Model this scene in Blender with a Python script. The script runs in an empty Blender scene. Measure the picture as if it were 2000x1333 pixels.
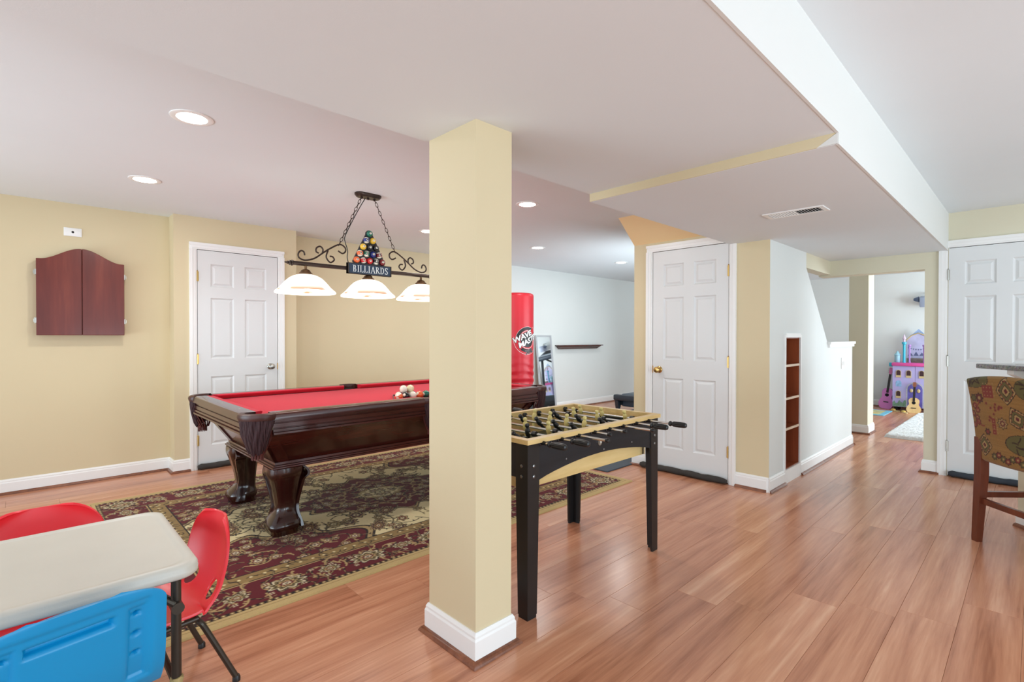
import bpy, bmesh, math, random
import numpy as np
from mathutils import Vector, Matrix
random.seed(7)
C = bpy.context.scene.collection
SC = bpy.context.scene
PI = math.pi

def lin(c):
    return tuple(((x/255)/12.92 if x/255 <= .04045 else (((x/255)+.055)/1.055)**2.4) for x in c)

# ------------------------------------------------------------------ camera, world, sun / big lights, exposure
F_PX = 988.97
R_CAM = ((0.694301,0.719678,-0.003095),(-0.007314,0.011357,0.999909),(-0.719648,0.694215,-0.013150))
def setup_camera():
    yaw, pitch, roll = -0.803548, -0.00889329, 0.00127402
    cy, sy, cp, sp = math.cos(yaw), math.sin(yaw), math.cos(pitch), math.sin(pitch)
    fw = Vector((sy*cp, cy*cp, sp)); r = Vector((cy, -sy, 0)); u = r.cross(fw)
    c, s = math.cos(roll), math.sin(roll)
    r2 = c*r+s*u; u2 = -s*r+c*u
    cam = bpy.data.cameras.new('camera'); ob = bpy.data.objects.new('camera', cam); C.objects.link(ob)
    cam.sensor_width = 36; cam.sensor_fit = 'HORIZONTAL'; cam.lens = F_PX/2000*36
    cam.clip_start = .05; cam.clip_end = 100
    m = Matrix.Identity(4)
    for i in range(3):
        m[i][0] = r2[i]; m[i][1] = u2[i]; m[i][2] = -fw[i]
    m[0][3], m[1][3], m[2][3] = 0, 0, 1.21
    ob.matrix_world = m
    SC.camera = ob
setup_camera()
SC.view_settings.view_transform = 'Standard'
SC.view_settings.look = 'None'
SC.view_settings.gamma = 1
SC.view_settings.use_curve_mapping = False
SC.view_settings.exposure = 0.30
W = bpy.data.worlds.new('world'); SC.world = W; W.use_nodes = True
bg = W.node_tree.nodes['Background']
bg.inputs[0].default_value = (.77, .90, 1.0, 1); bg.inputs[1].default_value = 1.3

def area(name, loc, to, sx, sy, power, col=(1,1,1), spread=PI):
    l = bpy.data.lights.new(name, 'AREA'); l.shape = 'RECTANGLE'; l.size = sx; l.size_y = sy
    l.energy = power; l.color = col; l.spread = spread
    o = bpy.data.objects.new(name, l); C.objects.link(o); o.location = loc
    d = Vector(to)-Vector(loc); o.rotation_euler = d.to_track_quat('-Z', 'Y').to_euler()
    return o
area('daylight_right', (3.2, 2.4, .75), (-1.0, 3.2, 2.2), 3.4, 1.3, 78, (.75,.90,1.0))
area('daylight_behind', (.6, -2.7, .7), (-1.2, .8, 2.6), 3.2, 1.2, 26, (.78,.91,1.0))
area('ceiling_fill_left_rear', (-3.6, -2.7, .6), (-3.7, 2.2, 2.5), 3.0, 1.0, 24, (.74,.90,1.0), 1.7)  # added fill out of view, aimed up to brighten the ceiling; no window there
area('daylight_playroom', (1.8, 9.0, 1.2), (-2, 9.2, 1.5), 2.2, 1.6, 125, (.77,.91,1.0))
area('cool_fill_gym', (-2.9, 6.0, 1.2), (-5.5, 6.2, 1.5), 2.2, 1.4, 36, (.82,.93,1.0))  # unseen panel added inside the gym to tint its wall like daylight

# ------------------------------------------------------------------ node helpers / materials
MATS = {}
def new_mat(name):
    m = bpy.data.materials.new(name); m.use_nodes = True
    nt = m.node_tree; b = nt.nodes['Principled BSDF']
    return m, nt, b
def node(nt, t, **kw):
    n = nt.nodes.new(t)
    for k, v in kw.items(): setattr(n, k, v)
    return n
def pmat(name, rgb, rough=.5, metal=0., spec=.5, var=.06, scale=6., bump=0., bscale=80., coat=0., rgb2=None, sheen=0.):
    """principled material with a soft noise variation between two shades and an optional fine bump"""
    if name in MATS: return MATS[name]
    m, nt, b = new_mat(name)
    c = lin(rgb)
    c2 = lin(rgb2) if rgb2 else tuple(x*(1-var*2.2) for x in c)
    tc = node(nt, 'ShaderNodeTexCoord'); nz = node(nt, 'ShaderNodeTexNoise'); nz.inputs['Scale'].default_value = scale
    nz.inputs['Detail'].default_value = 4
    nt.links.new(tc.outputs['Object'], nz.inputs['Vector'])
    cr = node(nt, 'ShaderNodeValToRGB')
    cr.color_ramp.elements[0].position = .3; cr.color_ramp.elements[1].position = .7
    cr.color_ramp.elements[0].color = (*c2, 1); cr.color_ramp.elements[1].color = (*c, 1)
    nt.links.new(nz.outputs['Fac'], cr.inputs['Fac']); nt.links.new(cr.outputs['Color'], b.inputs['Base Color'])
    b.inputs['Roughness'].default_value = rough; b.inputs['Metallic'].default_value = metal
    b.inputs['Specular IOR Level'].default_value = spec
    b.inputs['Coat Weight'].default_value = coat; b.inputs['Coat Roughness'].default_value = .12
    if sheen: b.inputs['Sheen Weight'].default_value = sheen
    if bump:
        n2 = node(nt, 'ShaderNodeTexNoise'); n2.inputs['Scale'].default_value = bscale; n2.inputs['Detail'].default_value = 3
        bp = node(nt, 'ShaderNodeBump'); bp.inputs['Strength'].default_value = bump; bp.inputs['Distance'].default_value = .002
        nt.links.new(tc.outputs['Object'], n2.inputs['Vector'])
        nt.links.new(n2.outputs['Fac'], bp.inputs['Height']); nt.links.new(bp.outputs['Normal'], b.inputs['Normal'])
    MATS[name] = m
    return m
def wood(name, stops, stretch=(1, .06, 1), scale=14., rough=.35, spec=.5, coat=0., rnd=0., fine=.25):
    """streaked wood: noise stretched along one axis; rnd mixes a per-object shade"""
    if name in MATS: return MATS[name]
    m, nt, b = new_mat(name)
    tc = node(nt, 'ShaderNodeTexCoord'); mp = node(nt, 'ShaderNodeMapping'); mp.inputs['Scale'].default_value = stretch
    oi = node(nt, 'ShaderNodeObjectInfo')
    ad = node(nt, 'ShaderNodeVectorMath', operation='ADD'); sc = node(nt, 'ShaderNodeVectorMath', operation='SCALE')
    cmb = node(nt, 'ShaderNodeCombineXYZ')
    for i in range(3): nt.links.new(oi.outputs['Random'], cmb.inputs[i])
    sc.inputs['Scale'].default_value = 37. if rnd else 0.
    nt.links.new(cmb.outputs[0], sc.inputs[0]); nt.links.new(tc.outputs['Object'], ad.inputs[0]); nt.links.new(sc.outputs[0], ad.inputs[1])
    nt.links.new(ad.outputs[0], mp.inputs['Vector'])
    nz = node(nt, 'ShaderNodeTexNoise'); nz.inputs['Scale'].default_value = scale; nz.inputs['Detail'].default_value = 5
    nz.inputs['Roughness'].default_value = .6; nz.inputs['Distortion'].default_value = .5
    nf = node(nt, 'ShaderNodeTexNoise'); nf.inputs['Scale'].default_value = scale*7; nf.inputs['Detail'].default_value = 3
    nt.links.new(mp.outputs[0], nz.inputs['Vector']); nt.links.new(mp.outputs[0], nf.inputs['Vector'])
    mx = node(nt, 'ShaderNodeMath', operation='MULTIPLY_ADD')
    nt.links.new(nf.outputs['Fac'], mx.inputs[0]); mx.inputs[1].default_value = fine; 
    sb = node(nt, 'ShaderNodeMath', operation='SUBTRACT'); nt.links.new(nz.outputs['Fac'], sb.inputs[0]); sb.inputs[1].default_value = fine/2
    nt.links.new(sb.outputs[0], mx.inputs[2])
    out = mx.outputs[0]
    if rnd:
        m2 = node(nt, 'ShaderNodeMath', operation='MULTIPLY_ADD'); m2.inputs[1].default_value = rnd
        s2 = node(nt, 'ShaderNodeMath', operation='SUBTRACT'); nt.links.new(out, s2.inputs[0]); s2.inputs[1].default_value = rnd/2
        nt.links.new(oi.outputs['Random'], m2.inputs[0]); nt.links.new(s2.outputs[0], m2.inputs[2]); out = m2.outputs[0]
    cr = node(nt, 'ShaderNodeValToRGB'); el = cr.color_ramp.elements
    while len(el) < len(stops): el.new(.5)
    for e, (p, c) in zip(el, stops): e.position = p; e.color = (*lin(c), 1)
    nt.links.new(out, cr.inputs['Fac']); nt.links.new(cr.outputs['Color'], b.inputs['Base Color'])
    b.inputs['Roughness'].default_value = rough; b.inputs['Specular IOR Level'].default_value = spec
    b.inputs['Coat Weight'].default_value = coat; b.inputs['Coat Roughness'].default_value = .1
    MATS[name] = m
    return m
def emat(name, rgb, strength):
    if name in MATS: return MATS[name]
    m, nt, b = new_mat(name)
    b.inputs['Base Color'].default_value = (*lin(rgb), 1)
    b.inputs['Emission Color'].default_value = (*lin(rgb), 1); b.inputs['Emission Strength'].default_value = strength
    MATS[name] = m
    return m
def vcol_mat(name, rough=.9, spec=.2, bump=0., bscale=500., sheen=0.):
    m, nt, b = new_mat(name)
    a = node(nt, 'ShaderNodeVertexColor', layer_name='Col')
    nz = node(nt, 'ShaderNodeTexNoise'); nz.inputs['Scale'].default_value = 260
    tc = node(nt, 'ShaderNodeTexCoord'); nt.links.new(tc.outputs['Object'], nz.inputs['Vector'])
    mx = node(nt, 'ShaderNodeMix', data_type='RGBA', blend_type='MULTIPLY'); mx.inputs[0].default_value = .35
    nt.links.new(a.outputs['Color'], mx.inputs[6]); nt.links.new(nz.outputs['Color'], mx.inputs[7])
    hs = node(nt, 'ShaderNodeMix', data_type='RGBA', blend_type='MIX'); hs.inputs[0].default_value = .6
    nt.links.new(a.outputs['Color'], hs.inputs[6]); nt.links.new(mx.outputs[2], hs.inputs[7])
    nt.links.new(hs.outputs[2], b.inputs['Base Color'])
    b.inputs['Roughness'].default_value = rough; b.inputs['Specular IOR Level'].default_value = spec
    b.inputs['Sheen Weight'].default_value = sheen
    if bump:
        n2 = node(nt, 'ShaderNodeTexNoise'); n2.inputs['Scale'].default_value = bscale
        nt.links.new(tc.outputs['Object'], n2.inputs['Vector'])
        bp = node(nt, 'ShaderNodeBump'); bp.inputs['Strength'].default_value = bump; bp.inputs['Distance'].default_value = .003
        nt.links.new(n2.outputs['Fac'], bp.inputs['Height']); nt.links.new(bp.outputs['Normal'], b.inputs['Normal'])
    return m

M_CREAM = pmat('cream_wall_paint', (219,203,167), .55, spec=.3, var=.012, scale=1.5, bump=.12, bscale=180)
M_CREAM_COOL = pmat('cool_lit_cream_wall_paint', (222,215,190), .55, spec=.3, var=.012, scale=1.5, bump=.12, bscale=180)  # the cream again, paled to hold the cool light falling on these parts
M_TAN = pmat('golden_wall_paint', (246,216,166), .55, spec=.3, var=.012, scale=1.5, bump=.12, bscale=180)
M_DAYLIT = pmat('daylit_wall_paint', (229,232,229), .55, spec=.3, var=.012, scale=1.5, bump=.12, bscale=180)  # wall paint with the whitening of daylight put into its colour
M_CEIL = pmat('ceiling_paint', (231,237,240), .7, spec=.2, var=.012, scale=1.2, bump=.1, bscale=220)
M_BEAM = pmat('white_paint', (228,228,224), .6, spec=.25, var=.01, scale=1.2)
M_TRIM = pmat('trim_paint', (244,243,240), .32, spec=.5, var=.01, scale=3)
M_DOOR = pmat('door_paint', (226,227,226), .35, spec=.5, var=.012, scale=3)
M_SHOE = wood('shoe_wood', [(.25,(96,52,34)),(.75,(150,92,62))], (3,3,3), 6, .3)
M_BRASS = pmat('brass', (205,170,105), .28, metal=1, var=.05)
M_STEEL = pmat('brushed_steel', (190,188,180), .3, metal=1, var=.05)
M_CHROME = pmat('chrome_rod', (215,212,205), .16, metal=1, var=.03)
M_BLACKP = pmat('black_plastic', (26,26,27), .42, var=.1)
M_DARK = pmat('dark_gap', (22,20,19), .9, var=.1)
M_GREYP = pmat('charcoal_foam', (62,58,54), .85, var=.15, bump=.3)

# ------------------------------------------------------------------ mesh helpers
class MB:
    def __init__(s): s.v = []; s.f = []
    def add(s, vs, fs, M=None):
        o = len(s.v)
        s.v += [tuple(M @ Vector(v)) for v in vs] if M is not None else [tuple(v) for v in vs]
        s.f += [tuple(i+o for i in f) for f in fs]
        return s
    def box(s, x0, x1, y0, y1, z0, z1, M=None):
        v = [(x0,y0,z0),(x1,y0,z0),(x1,y1,z0),(x0,y1,z0),(x0,y0,z1),(x1,y0,z1),(x1,y1,z1),(x0,y1,z1)]
        return s.add(v, [(3,2,1,0),(4,5,6,7),(0,1,5,4),(1,2,6,5),(2,3,7,6),(3,0,4,7)], M)
    def rbox(s, x0, x1, y0, y1, z0, z1, b, seg=2, M=None):
        bm = bmesh.new(); bmesh.ops.create_cube(bm, size=1)
        for v in bm.verts:
            v.co = Vector(((x0+x1)/2+v.co.x*(x1-x0), (y0+y1)/2+v.co.y*(y1-y0), (z0+z1)/2+v.co.z*(z1-z0)))
        bmesh.ops.bevel(bm, geom=list(bm.edges), offset=b, segments=seg, affect='EDGES', profile=.5)
        bm.verts.index_update()
        s.add([v.co[:] for v in bm.verts], [[v.index for v in f.verts] for f in bm.faces], M); bm.free()
        return s
    def prism(s, poly, axis, a, b, M=None):
        """poly: 2-D outline; axis x -> (y,z), y -> (x,z), z -> (x,y)"""
        def p(u, w, t): return {'x': (t,u,w), 'y': (u,t,w), 'z': (u,w,t)}[axis]
        n = len(poly); v = [p(u,w,a) for u,w in poly]+[p(u,w,b) for u,w in poly]
        f = [tuple(range(n))[::-1], tuple(range(n,2*n))]+[(i,(i+1)%n,n+(i+1)%n,n+i) for i in range(n)]
        return s.add(v, f, M)
    def lathe(s, prof, seg=24, M=None, caps=True):
        v = []; f = []
        for r, z in prof:
            for k in range(seg):
                a = 2*PI*k/seg; v.append((r*math.cos(a), r*math.sin(a), z))
        for i in range(len(prof)-1):
            for k in range(seg):
                k2 = (k+1)%seg; f.append((i*seg+k, i*seg+k2, (i+1)*seg+k2, (i+1)*seg+k))
        if caps:
            if prof[0][0] > 1e-5: f.append(tuple(range(seg))[::-1])
            if prof[-1][0] > 1e-5: f.append(tuple(range((len(prof)-1)*seg, len(prof)*seg)))
        return s.add(v, f, M)
    def loft(s, rings, closed=True, cap=True, M=None):
        n = len(rings[0]); v = [p for r in rings for p in r]; f = []
        for i in range(len(rings)-1):
            for k in range(n if closed else n-1):
                k2 = (k+1)%n; f.append((i*n+k, i*n+k2, (i+1)*n+k2, (i+1)*n+k))
        if cap: f.append(tuple(range(n))[::-1]); f.append(tuple(range((len(rings)-1)*n, len(rings)*n)))
        return s.add(v, f, M)
    def tube(s, pts, r, seg=10, closed=False, M=None):
        pts = [Vector(p) for p in pts]; n = len(pts); rings = []
        rr = r if isinstance(r, (list, tuple)) else [r]*n
        up = None
        for i in range(n):
            t = (pts[(i+1)%n]-pts[i-1]) if closed else (pts[min(i+1,n-1)]-pts[max(i-1,0)])
            t.normalize()
            if up is None:
                up = Vector((0,0,1)) if abs(t.z) < .9 else Vector((1,0,0))
            a = t.cross(up)
            if a.length < 1e-6: a = t.orthogonal()
            a.normalize(); b = a.cross(t); up = b
            rings.append([tuple(pts[i]+rr[i]*(math.cos(2*PI*k/seg)*a+math.sin(2*PI*k/seg)*b)) for k in range(seg)])
        if closed: rings.append(rings[0])
        return s.loft(rings, True, not closed, M)
    def sphere(s, c, r, seg=16, rings=10, sc=(1,1,1), M=None):
        v = [(c[0],c[1],c[2]-r*sc[2])]; f = []
        for i in range(1, rings):
            p = PI*i/rings
            for k in range(seg):
                a = 2*PI*k/seg
                v.append((c[0]+r*sc[0]*math.sin(p)*math.cos(a), c[1]+r*sc[1]*math.sin(p)*math.sin(a), c[2]-r*sc[2]*math.cos(p)))
        v.append((c[0],c[1],c[2]+r*sc[2])); top = len(v)-1
        for k in range(seg):
            k2 = (k+1)%seg; f.append((0, 1+k2, 1+k)); f.append((top, top-seg+k, top-seg+k2))
        for i in range(rings-2):
            for k in range(seg):
                k2 = (k+1)%seg; a = 1+i*seg; f.append((a+k, a+k2, a+seg+k2, a+seg+k))
        return s.add(v, f, M)
    def build(s, name, mat, parent=None, smooth=True, angle=35):
        me = bpy.data.meshes.new(name); me.from_pydata(s.v, [], s.f)
        bm = bmesh.new(); bm.from_mesh(me); bmesh.ops.recalc_face_normals(bm, faces=bm.faces); bm.to_mesh(me); bm.free()
        me.materials.append(mat)
        if smooth:
            me.shade_smooth(); me.set_sharp_from_angle(angle=math.radians(angle))
        o = bpy.data.objects.new(name, me); C.objects.link(o)
        if parent: o.parent = parent
        return o
def thing(name, label, cat, loc=(0,0,0), rotz=0, group=None, kind=None):
    o = bpy.data.objects.new(name, None); C.objects.link(o); o.empty_display_size = .1
    o.location = loc; o.rotation_euler = (0,0,rotz); tag(o, label, cat, group, kind); return o
def tag(o, label=None, cat=None, group=None, kind=None):
    if label: o['label'] = label
    if cat: o['category'] = cat
    if group: o['group'] = group
    if kind: o['kind'] = kind
    return o
def struct(name, mb, mat, label, cat, smooth=False):
    return tag(mb.build(name, mat, None, smooth), label, cat, None, 'structure')
def copy_part(o, parent, loc=None, rot=None, scale=None):
    c = o.copy(); C.objects.link(c); c.parent = parent
    if loc is not None: c.location = loc
    if rot is not None: c.rotation_euler = rot
    if scale is not None: c.scale = scale
    return c
def copy_tree(o, parent=None):
    c = o.copy(); C.objects.link(c); c.parent = parent
    for ch in list(o.children): copy_tree(ch, c)
    return c
def rounded_rect(x0, x1, y0, y1, r, seg=5):
    out = []
    for cx, cy, a0 in ((x1-r,y1-r,0),(x0+r,y1-r,PI/2),(x0+r,y0+r,PI),(x1-r,y0+r,1.5*PI)):
        for k in range(seg+1):
            a = a0+PI/2*k/seg; out.append((cx+r*math.cos(a), cy+r*math.sin(a)))
    return out
def smooth_curve(pts, n=6):
    """Catmull-Rom through the points"""
    P = [Vector(p) for p in pts]; out = []
    for i in range(len(P)-1):
        p0 = P[max(i-1,0)]; p1 = P[i]; p2 = P[i+1]; p3 = P[min(i+2,len(P)-1)]
        for k in range(n):
            t = k/n
            out.append(.5*((2*p1)+(p2-p0)*t+(2*p0-5*p1+4*p2-p3)*t*t+(3*p1-p0-3*p2+p3)*t**3))
    out.append(P[-1]); return out
def text_mesh(txt, size, extrude=.002, bold=0., shear=0., space=1.0):
    cu = bpy.data.curves.new('lettering', 'FONT'); cu.body = txt; cu.size = size; cu.extrude = extrude
    cu.align_x = 'CENTER'; cu.align_y = 'CENTER'; cu.offset = bold; cu.shear = shear; cu.space_character = space; cu.resolution_u = 3
    o = bpy.data.objects.new('lettering', cu); C.objects.link(o)
    dg = bpy.context.evaluated_depsgraph_get()
    me = bpy.data.meshes.new_from_object(o.evaluated_get(dg))
    vs = [tuple(v.co) for v in me.vertices]; fs = [tuple(p.vertices) for p in me.polygons]
    bpy.data.objects.remove(o); bpy.data.curves.remove(cu); bpy.data.meshes.remove(me)
    return vs, fs

# ------------------------------------------------------------------ the room shell
ZC, ZB1, ZB2 = 2.286, 2.008, 1.964
XB0, XB1 = -1.742, -.547            # the dropped bulkhead between the two rooms
XL, XJ, XF = -5.45, -5.265, -5.52   # left wall, closet front, far left wall
YD2, YD3, YFAR = 4.155, 5.795, 10.75
XS = -1.437                         # stair wall with the niche

# floor: sub-floor slab with single laminate planks laid on it
fl_slab = struct('floor', MB().box(-5.7, 3.6, -2.9, 11.0, -.12, -.013), M_DARK, 'reddish brown laminate plank floor running through the whole basement', 'floor')
M_PLANK = wood('laminate_plank', [(.2,(154,96,70)),(.42,(194,132,100)),(.6,(212,152,118)),(.82,(232,180,146))], (1,.05,1), 13, .24, .5, rnd=.15, fine=.3)
PW, PL, NPL = .192, 1.285, 0
def plank_mb(x, y, z=0, w=PW, l=PL):
    g = .0004; b = .0007
    r1 = [(x-w/2+g,y-l/2+g,z-.0125),(x+w/2-g,y-l/2+g,z-.0125),(x+w/2-g,y+l/2-g,z-.0125),(x-w/2+g,y+l/2-g,z-.0125)]
    r2 = [(a,c,z-b) for a,c,_ in r1]
    s = lambda v,m: v+(b if v < m else -b)
    r3 = [(s(a,x),s(c,y),z) for a,c,_ in r1]
    return [r1,r2,r3]
pm_ = MB(); pm_.loft(plank_mb(0,0)); plank0 = pm_.build('plank', M_PLANK, fl_slab, False)
rest = MB(); first = True
def planks():
    global first
    i = 0; x = -5.6
    spots = []
    while x < 3.5:
        off = (i*.47+.23*((i*7)%5)) % 1.0*PL
        y = -2.85-off
        while y < 10.95:
            cx, cy = x+PW/2, y+PL/2
            dep = -.7196*cx+.694*cy; lat = .6943*cx+.7197*cy
            vis = dep > .7 and abs(lat) < 1.06*dep+.5 and cy < 8.2 and cx < .4
            spots.append((vis, dep, cx, cy)); y += PL
        x += PW; i += 1
    vis = sorted([s for s in spots if s[0]], key=lambda s: s[1])[:295]
    keep = set((round(s[2],4), round(s[3],4)) for s in vis)
    for v, d, cx, cy in spots:
        if (round(cx,4), round(cy,4)) in keep:
            if first: plank0.location = (cx, cy, 0); first = False
            else: copy_part(plank0, fl_slab, (cx, cy, 0))
        else: rest.loft(plank_mb(cx, cy))
planks()
tag(rest.build('plank_field', M_PLANK, fl_slab, False), kind='stuff')

struct('ceiling', MB().box(-5.75, 3.6, -2.9, 11.0, ZC, ZC+.1), M_CEIL, 'flat white painted basement ceiling with recessed lights', 'ceiling')
# bulkhead: lower face, right face painted white
tr1 = struct('trim_1', MB().box(XB0, XB1, -2.9, 2.29, ZB1, ZC+.02), M_CEIL, 'dropped white ceiling bulkhead over the near column', 'bulkhead')
tr2 = struct('trim_2', MB().box(XB0, XB1, 2.29, YD3+.05, ZB2, ZC+.02), M_CEIL, 'lower ceiling bulkhead carrying the air vent', 'bulkhead')
MB().box(XB1-.004, XB1+.006, -2.9, 2.29, ZB1-.002, ZC).build('side_face', M_BEAM, tr1, False)
MB().box(XB1-.004, XB1+.006, 2.29, YD3, ZB2-.002, ZC).build('side_face', M_BEAM, tr2, False)
# painted step between the two bulkhead heights (cream, its right end white)
MB().prism([(XB0-.002,ZB2+.001),(XB1-.07,ZB2+.001),(XB1+.001,ZB1),(XB0-.002,ZB1)], 'y', 2.284, 2.292).build('step_face', M_CREAM, tr2, False)
MB().prism([(XB1-.07,ZB2+.001),(XB1+.004,ZB2+.001),(XB1+.004,ZB1)], 'y', 2.284, 2.292).build('step_corner', M_BEAM, tr2, False)

struct('wall_left', MB().box(XL-.12, XL, -2.9, .96, 0, ZC), M_CREAM, 'cream painted wall behind the dart cabinet', 'wall')
wc = MB(); wc.box(XL-.12, XJ-.06, .95, 2.01, 0, ZC); wc.box(XJ-.06, XJ, .95, 1.124, 0, ZC); wc.box(XJ-.06, XJ, 1.828, 2.01, 0, ZC); wc.box(XJ-.06, XJ, 1.124, 1.828, 1.997, ZC)
struct('wall_closet', wc, M_CREAM, 'cream wall section standing forward around the left closed door', 'wall')
struct('wall_back', MB().box(XF-.12, XF, 2.0, 4.45, 0, ZC), M_CREAM, 'cream wall behind the pool table and hanging lamp', 'wall')
struct('wall_gym', MB().box(XF-.12, XF, 4.45, 11.0, 0, ZC), M_DAYLIT, 'pale wall behind the punching bag and leaning mirror', 'wall')
# closet block in the middle: front wall with door 2, stair side with the niche
wm = MB(); wm.box(-2.645, -2.451, YD2, YD2+.12, 0, 2.07); wm.box(-2.451, -1.747, YD2, YD2+.12, 1.985, 2.07); wm.box(-2.451, -1.747, YD2+.06, YD2+.12, 0, 1.985)
wm.box(-1.747, XS-.1, YD2, YD2+.12, 0, 2.07); wm.box(XS-.1, XS, YD2, YD2+.003, 0, ZB2+.01)
struct('wall_middle', wm, M_CREAM, 'cream wall around the middle closed door', 'wall')
MB_w = MB().box(-2.645, -2.53, YD2+.12, 8.9, 0, ZC)
struct('wall_closet_left', MB_w, M_DAYLIT, 'pale side wall of the stair closet facing the exercise area', 'wall')
# sloping soffit above door 2 (underside of the stairs)
struct('trim_3', MB().prism([(3.89,ZC),(YD2+.001,2.066),(YD2+.12,2.066),(YD2+.12,ZC)], 'x', -2.645, XB0-.001), M_TAN, 'golden sloping soffit above the middle door', 'soffit')
# stair wall: solid up to the raking cut, half wall beyond, with an opening for the shelf niche
NY0, NY1, NZ0, NZ1 = 4.495, 4.865, .108, 1.207
sw = MB()
sw.prism([(YD2+.003,0),(NY0,0),(NY0,ZB2),(YD2+.003,ZB2)], 'x', XS-.10, XS)
sw.prism([(NY0,0),(NY1,0),(NY1,NZ0),(NY0,NZ0)], 'x', XS-.10, XS)
sw.prism([(NY0,NZ1),(NY1,NZ1),(NY1,ZB2),(NY0,ZB2)], 'x', XS-.10, XS)
sw.prism([(NY1,0),(6.68,0),(6.68,1.118),(5.75,1.118),(5.04,1.83),(5.04,ZB2),(NY1,ZB2)], 'x', XS-.10, XS)
struct('wall_stairs', sw, M_DAYLIT, 'pale stair wall with raking cut-out above the recessed shelves', 'wall')
struct('trim_4', MB().box(XS-.10, XS-.002, 5.04, YD3+.16, 1.83, ZB2), M_CREAM_COOL, 'cream header beam over the stair opening', 'beam')
cap = struct('trim_5', MB().box(XS-.12, XS+.03, 5.72, 6.70, 1.135, 1.16), M_TRIM, 'white moulded cap on top of the half wall', 'trim')
MB().box(XS-.11, XS+.018, 5.735, 6.69, 1.105, 1.136).build('cap_moulding', M_TRIM, cap, False)
# header and wall around door 3
struct('trim_6', MB().box(XS-.10, -.70, YD3, YD3+.17, 1.815, ZB2+.02), M_CREAM_COOL, 'cream header beam over the opening to the playroom', 'beam')
w3 = MB(); w3.box(-.70, -.535, YD3, YD3+.13, 0, ZC); w3.box(-.535, 3.6, YD3, YD3+.13, 1.99, ZC); w3.box(.19, 3.6, YD3, YD3+.13, 0, 1.99)
struct('wall_right', w3, M_CREAM_COOL, 'cream wall around the right closed door', 'wall')
struct('wall_far', MB().box(-5.7, 3.6, YFAR, YFAR+.12, 0, ZC), M_DAYLIT, 'pale end wall of the playroom behind the toy castle', 'wall')
M_PINKISH = M_DAYLIT

def base_run(name, label, segs, h=.115, t=.014, shoe=True, mat=None):
    """white baseboard with a moulded top edge and a wooden shoe moulding; segs: (x0,y0,x1,y1) along the wall face, room on the LEFT of travel direction"""
    b = MB(); s = MB()
    prof = [(0,0),(t,0),(t,h-.028),(t*.75,h-.02),(t*.75,h-.012),(t*.3,h),(0,h)]
    sp = [(t-.001,0),(t+.019,0)]+[(t-.001+.02*math.cos(a), .02*math.sin(a)) for a in (PI/6,PI/3)]+[(t-.001,.02)]
    for x0,y0,x1,y1,e0,e1 in segs:
        d = Vector((x1-x0,y1-y0,0)); L = d.length; d.normalize(); n = Vector((-d.y,d.x,0))
        for mb, pr in ((b,prof),(s,sp)):
            r0 = [tuple(Vector((x0,y0,0))+n*u+d*(e0*u)+Vector((0,0,w))) for u,w in pr]
            r1 = [tuple(Vector((x1,y1,0))+n*u+d*(e1*u)+Vector((0,0,w))) for u,w in pr]
            mb.loft([r0,r1])
    o = tag(b.build(name, M_TRIM, None, False), label, 'baseboard', None, 'structure')
    if shoe: s.build('shoe_moulding', M_SHOE, o, True)
    return o
base_run('baseboard_left', 'white baseboard along the wall under the dart cabinet', [(XL,.95,XL,-2.9,-1,0)])
base_run('baseboard_closet', 'white baseboard left of the left closed door', [(XJ,1.07,XJ,.95,0,1),(XJ,.95,XL,.95,-1,-1)])
base_run('baseboard_back', 'white baseboard along the wall behind the pool table', [(XF,4.45,XF,2.0,0,0),(XJ,2.01,XJ,1.88,0,0)])
base_run('baseboard_gym', 'white baseboard under the wall shelf in the exercise area', [(XF,10.7,XF,4.45,0,0)])
base_run('baseboard_middle', 'white baseboard wrapping the corner right of the middle door', [(XS,YD2,-1.69,YD2,1,0),(XS,4.48,XS,YD2,0,1)])
base_run('baseboard_middle_left', 'white baseboard piece left of the middle door', [(-2.505,YD2,-2.645,YD2,0,1),(-2.645,YD2,-2.645,8.9,-1,0)])
base_run('baseboard_stairs', 'white baseboard along the stair wall past the shelves', [(XS,6.68,XS,4.89,1,0),(XS-.1,6.68,XS,6.68,0,1)])
base_run('baseboard_right', 'white baseboard piece left of the right door', [(-.592,YD3,-.70,YD3,0,1),(-.70,YD3,-.70,YD3+.13,-1,0)])
base_run('baseboard_far', 'white baseboard of the playroom end wall', [(3.6,YFAR,-5.6,YFAR,0,0)])

# near column
def column(name, label, x0, x1, y0, y1, z1, mat):
    o = struct(name, MB().box(x0, x1, y0, y1, 0, z1), mat, label, 'column')
    b = MB(); s = MB(); t = .014; h = .115
    def ring(d, z): return [(x0-d,y0-d,z),(x1+d,y0-d,z),(x1+d,y1+d,z),(x0-d,y1+d,z)]
    b.loft([ring(t,0),ring(t,h-.028),ring(t*.75,h-.02),ring(t*.75,h-.012),ring(t*.3,h),ring(-.002,h)])
    b.build('baseboard', M_TRIM, o, False)
    s.loft([ring(t+.019,0),ring(t+.017,.008),ring(t+.009,.017),ring(t-.003,.021)], cap=True)
    s.build('shoe_moulding', M_SHOE, o, True)
    return o
column('column', 'near cream square column beside the foosball table', -1.728, -1.432, 1.196, 1.378, ZB1, M_CREAM)
column('column', 'far cream square column at the playroom opening', -1.655, -1.452, 7.525, 7.83, ZC, M_CREAM_COOL)

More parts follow.
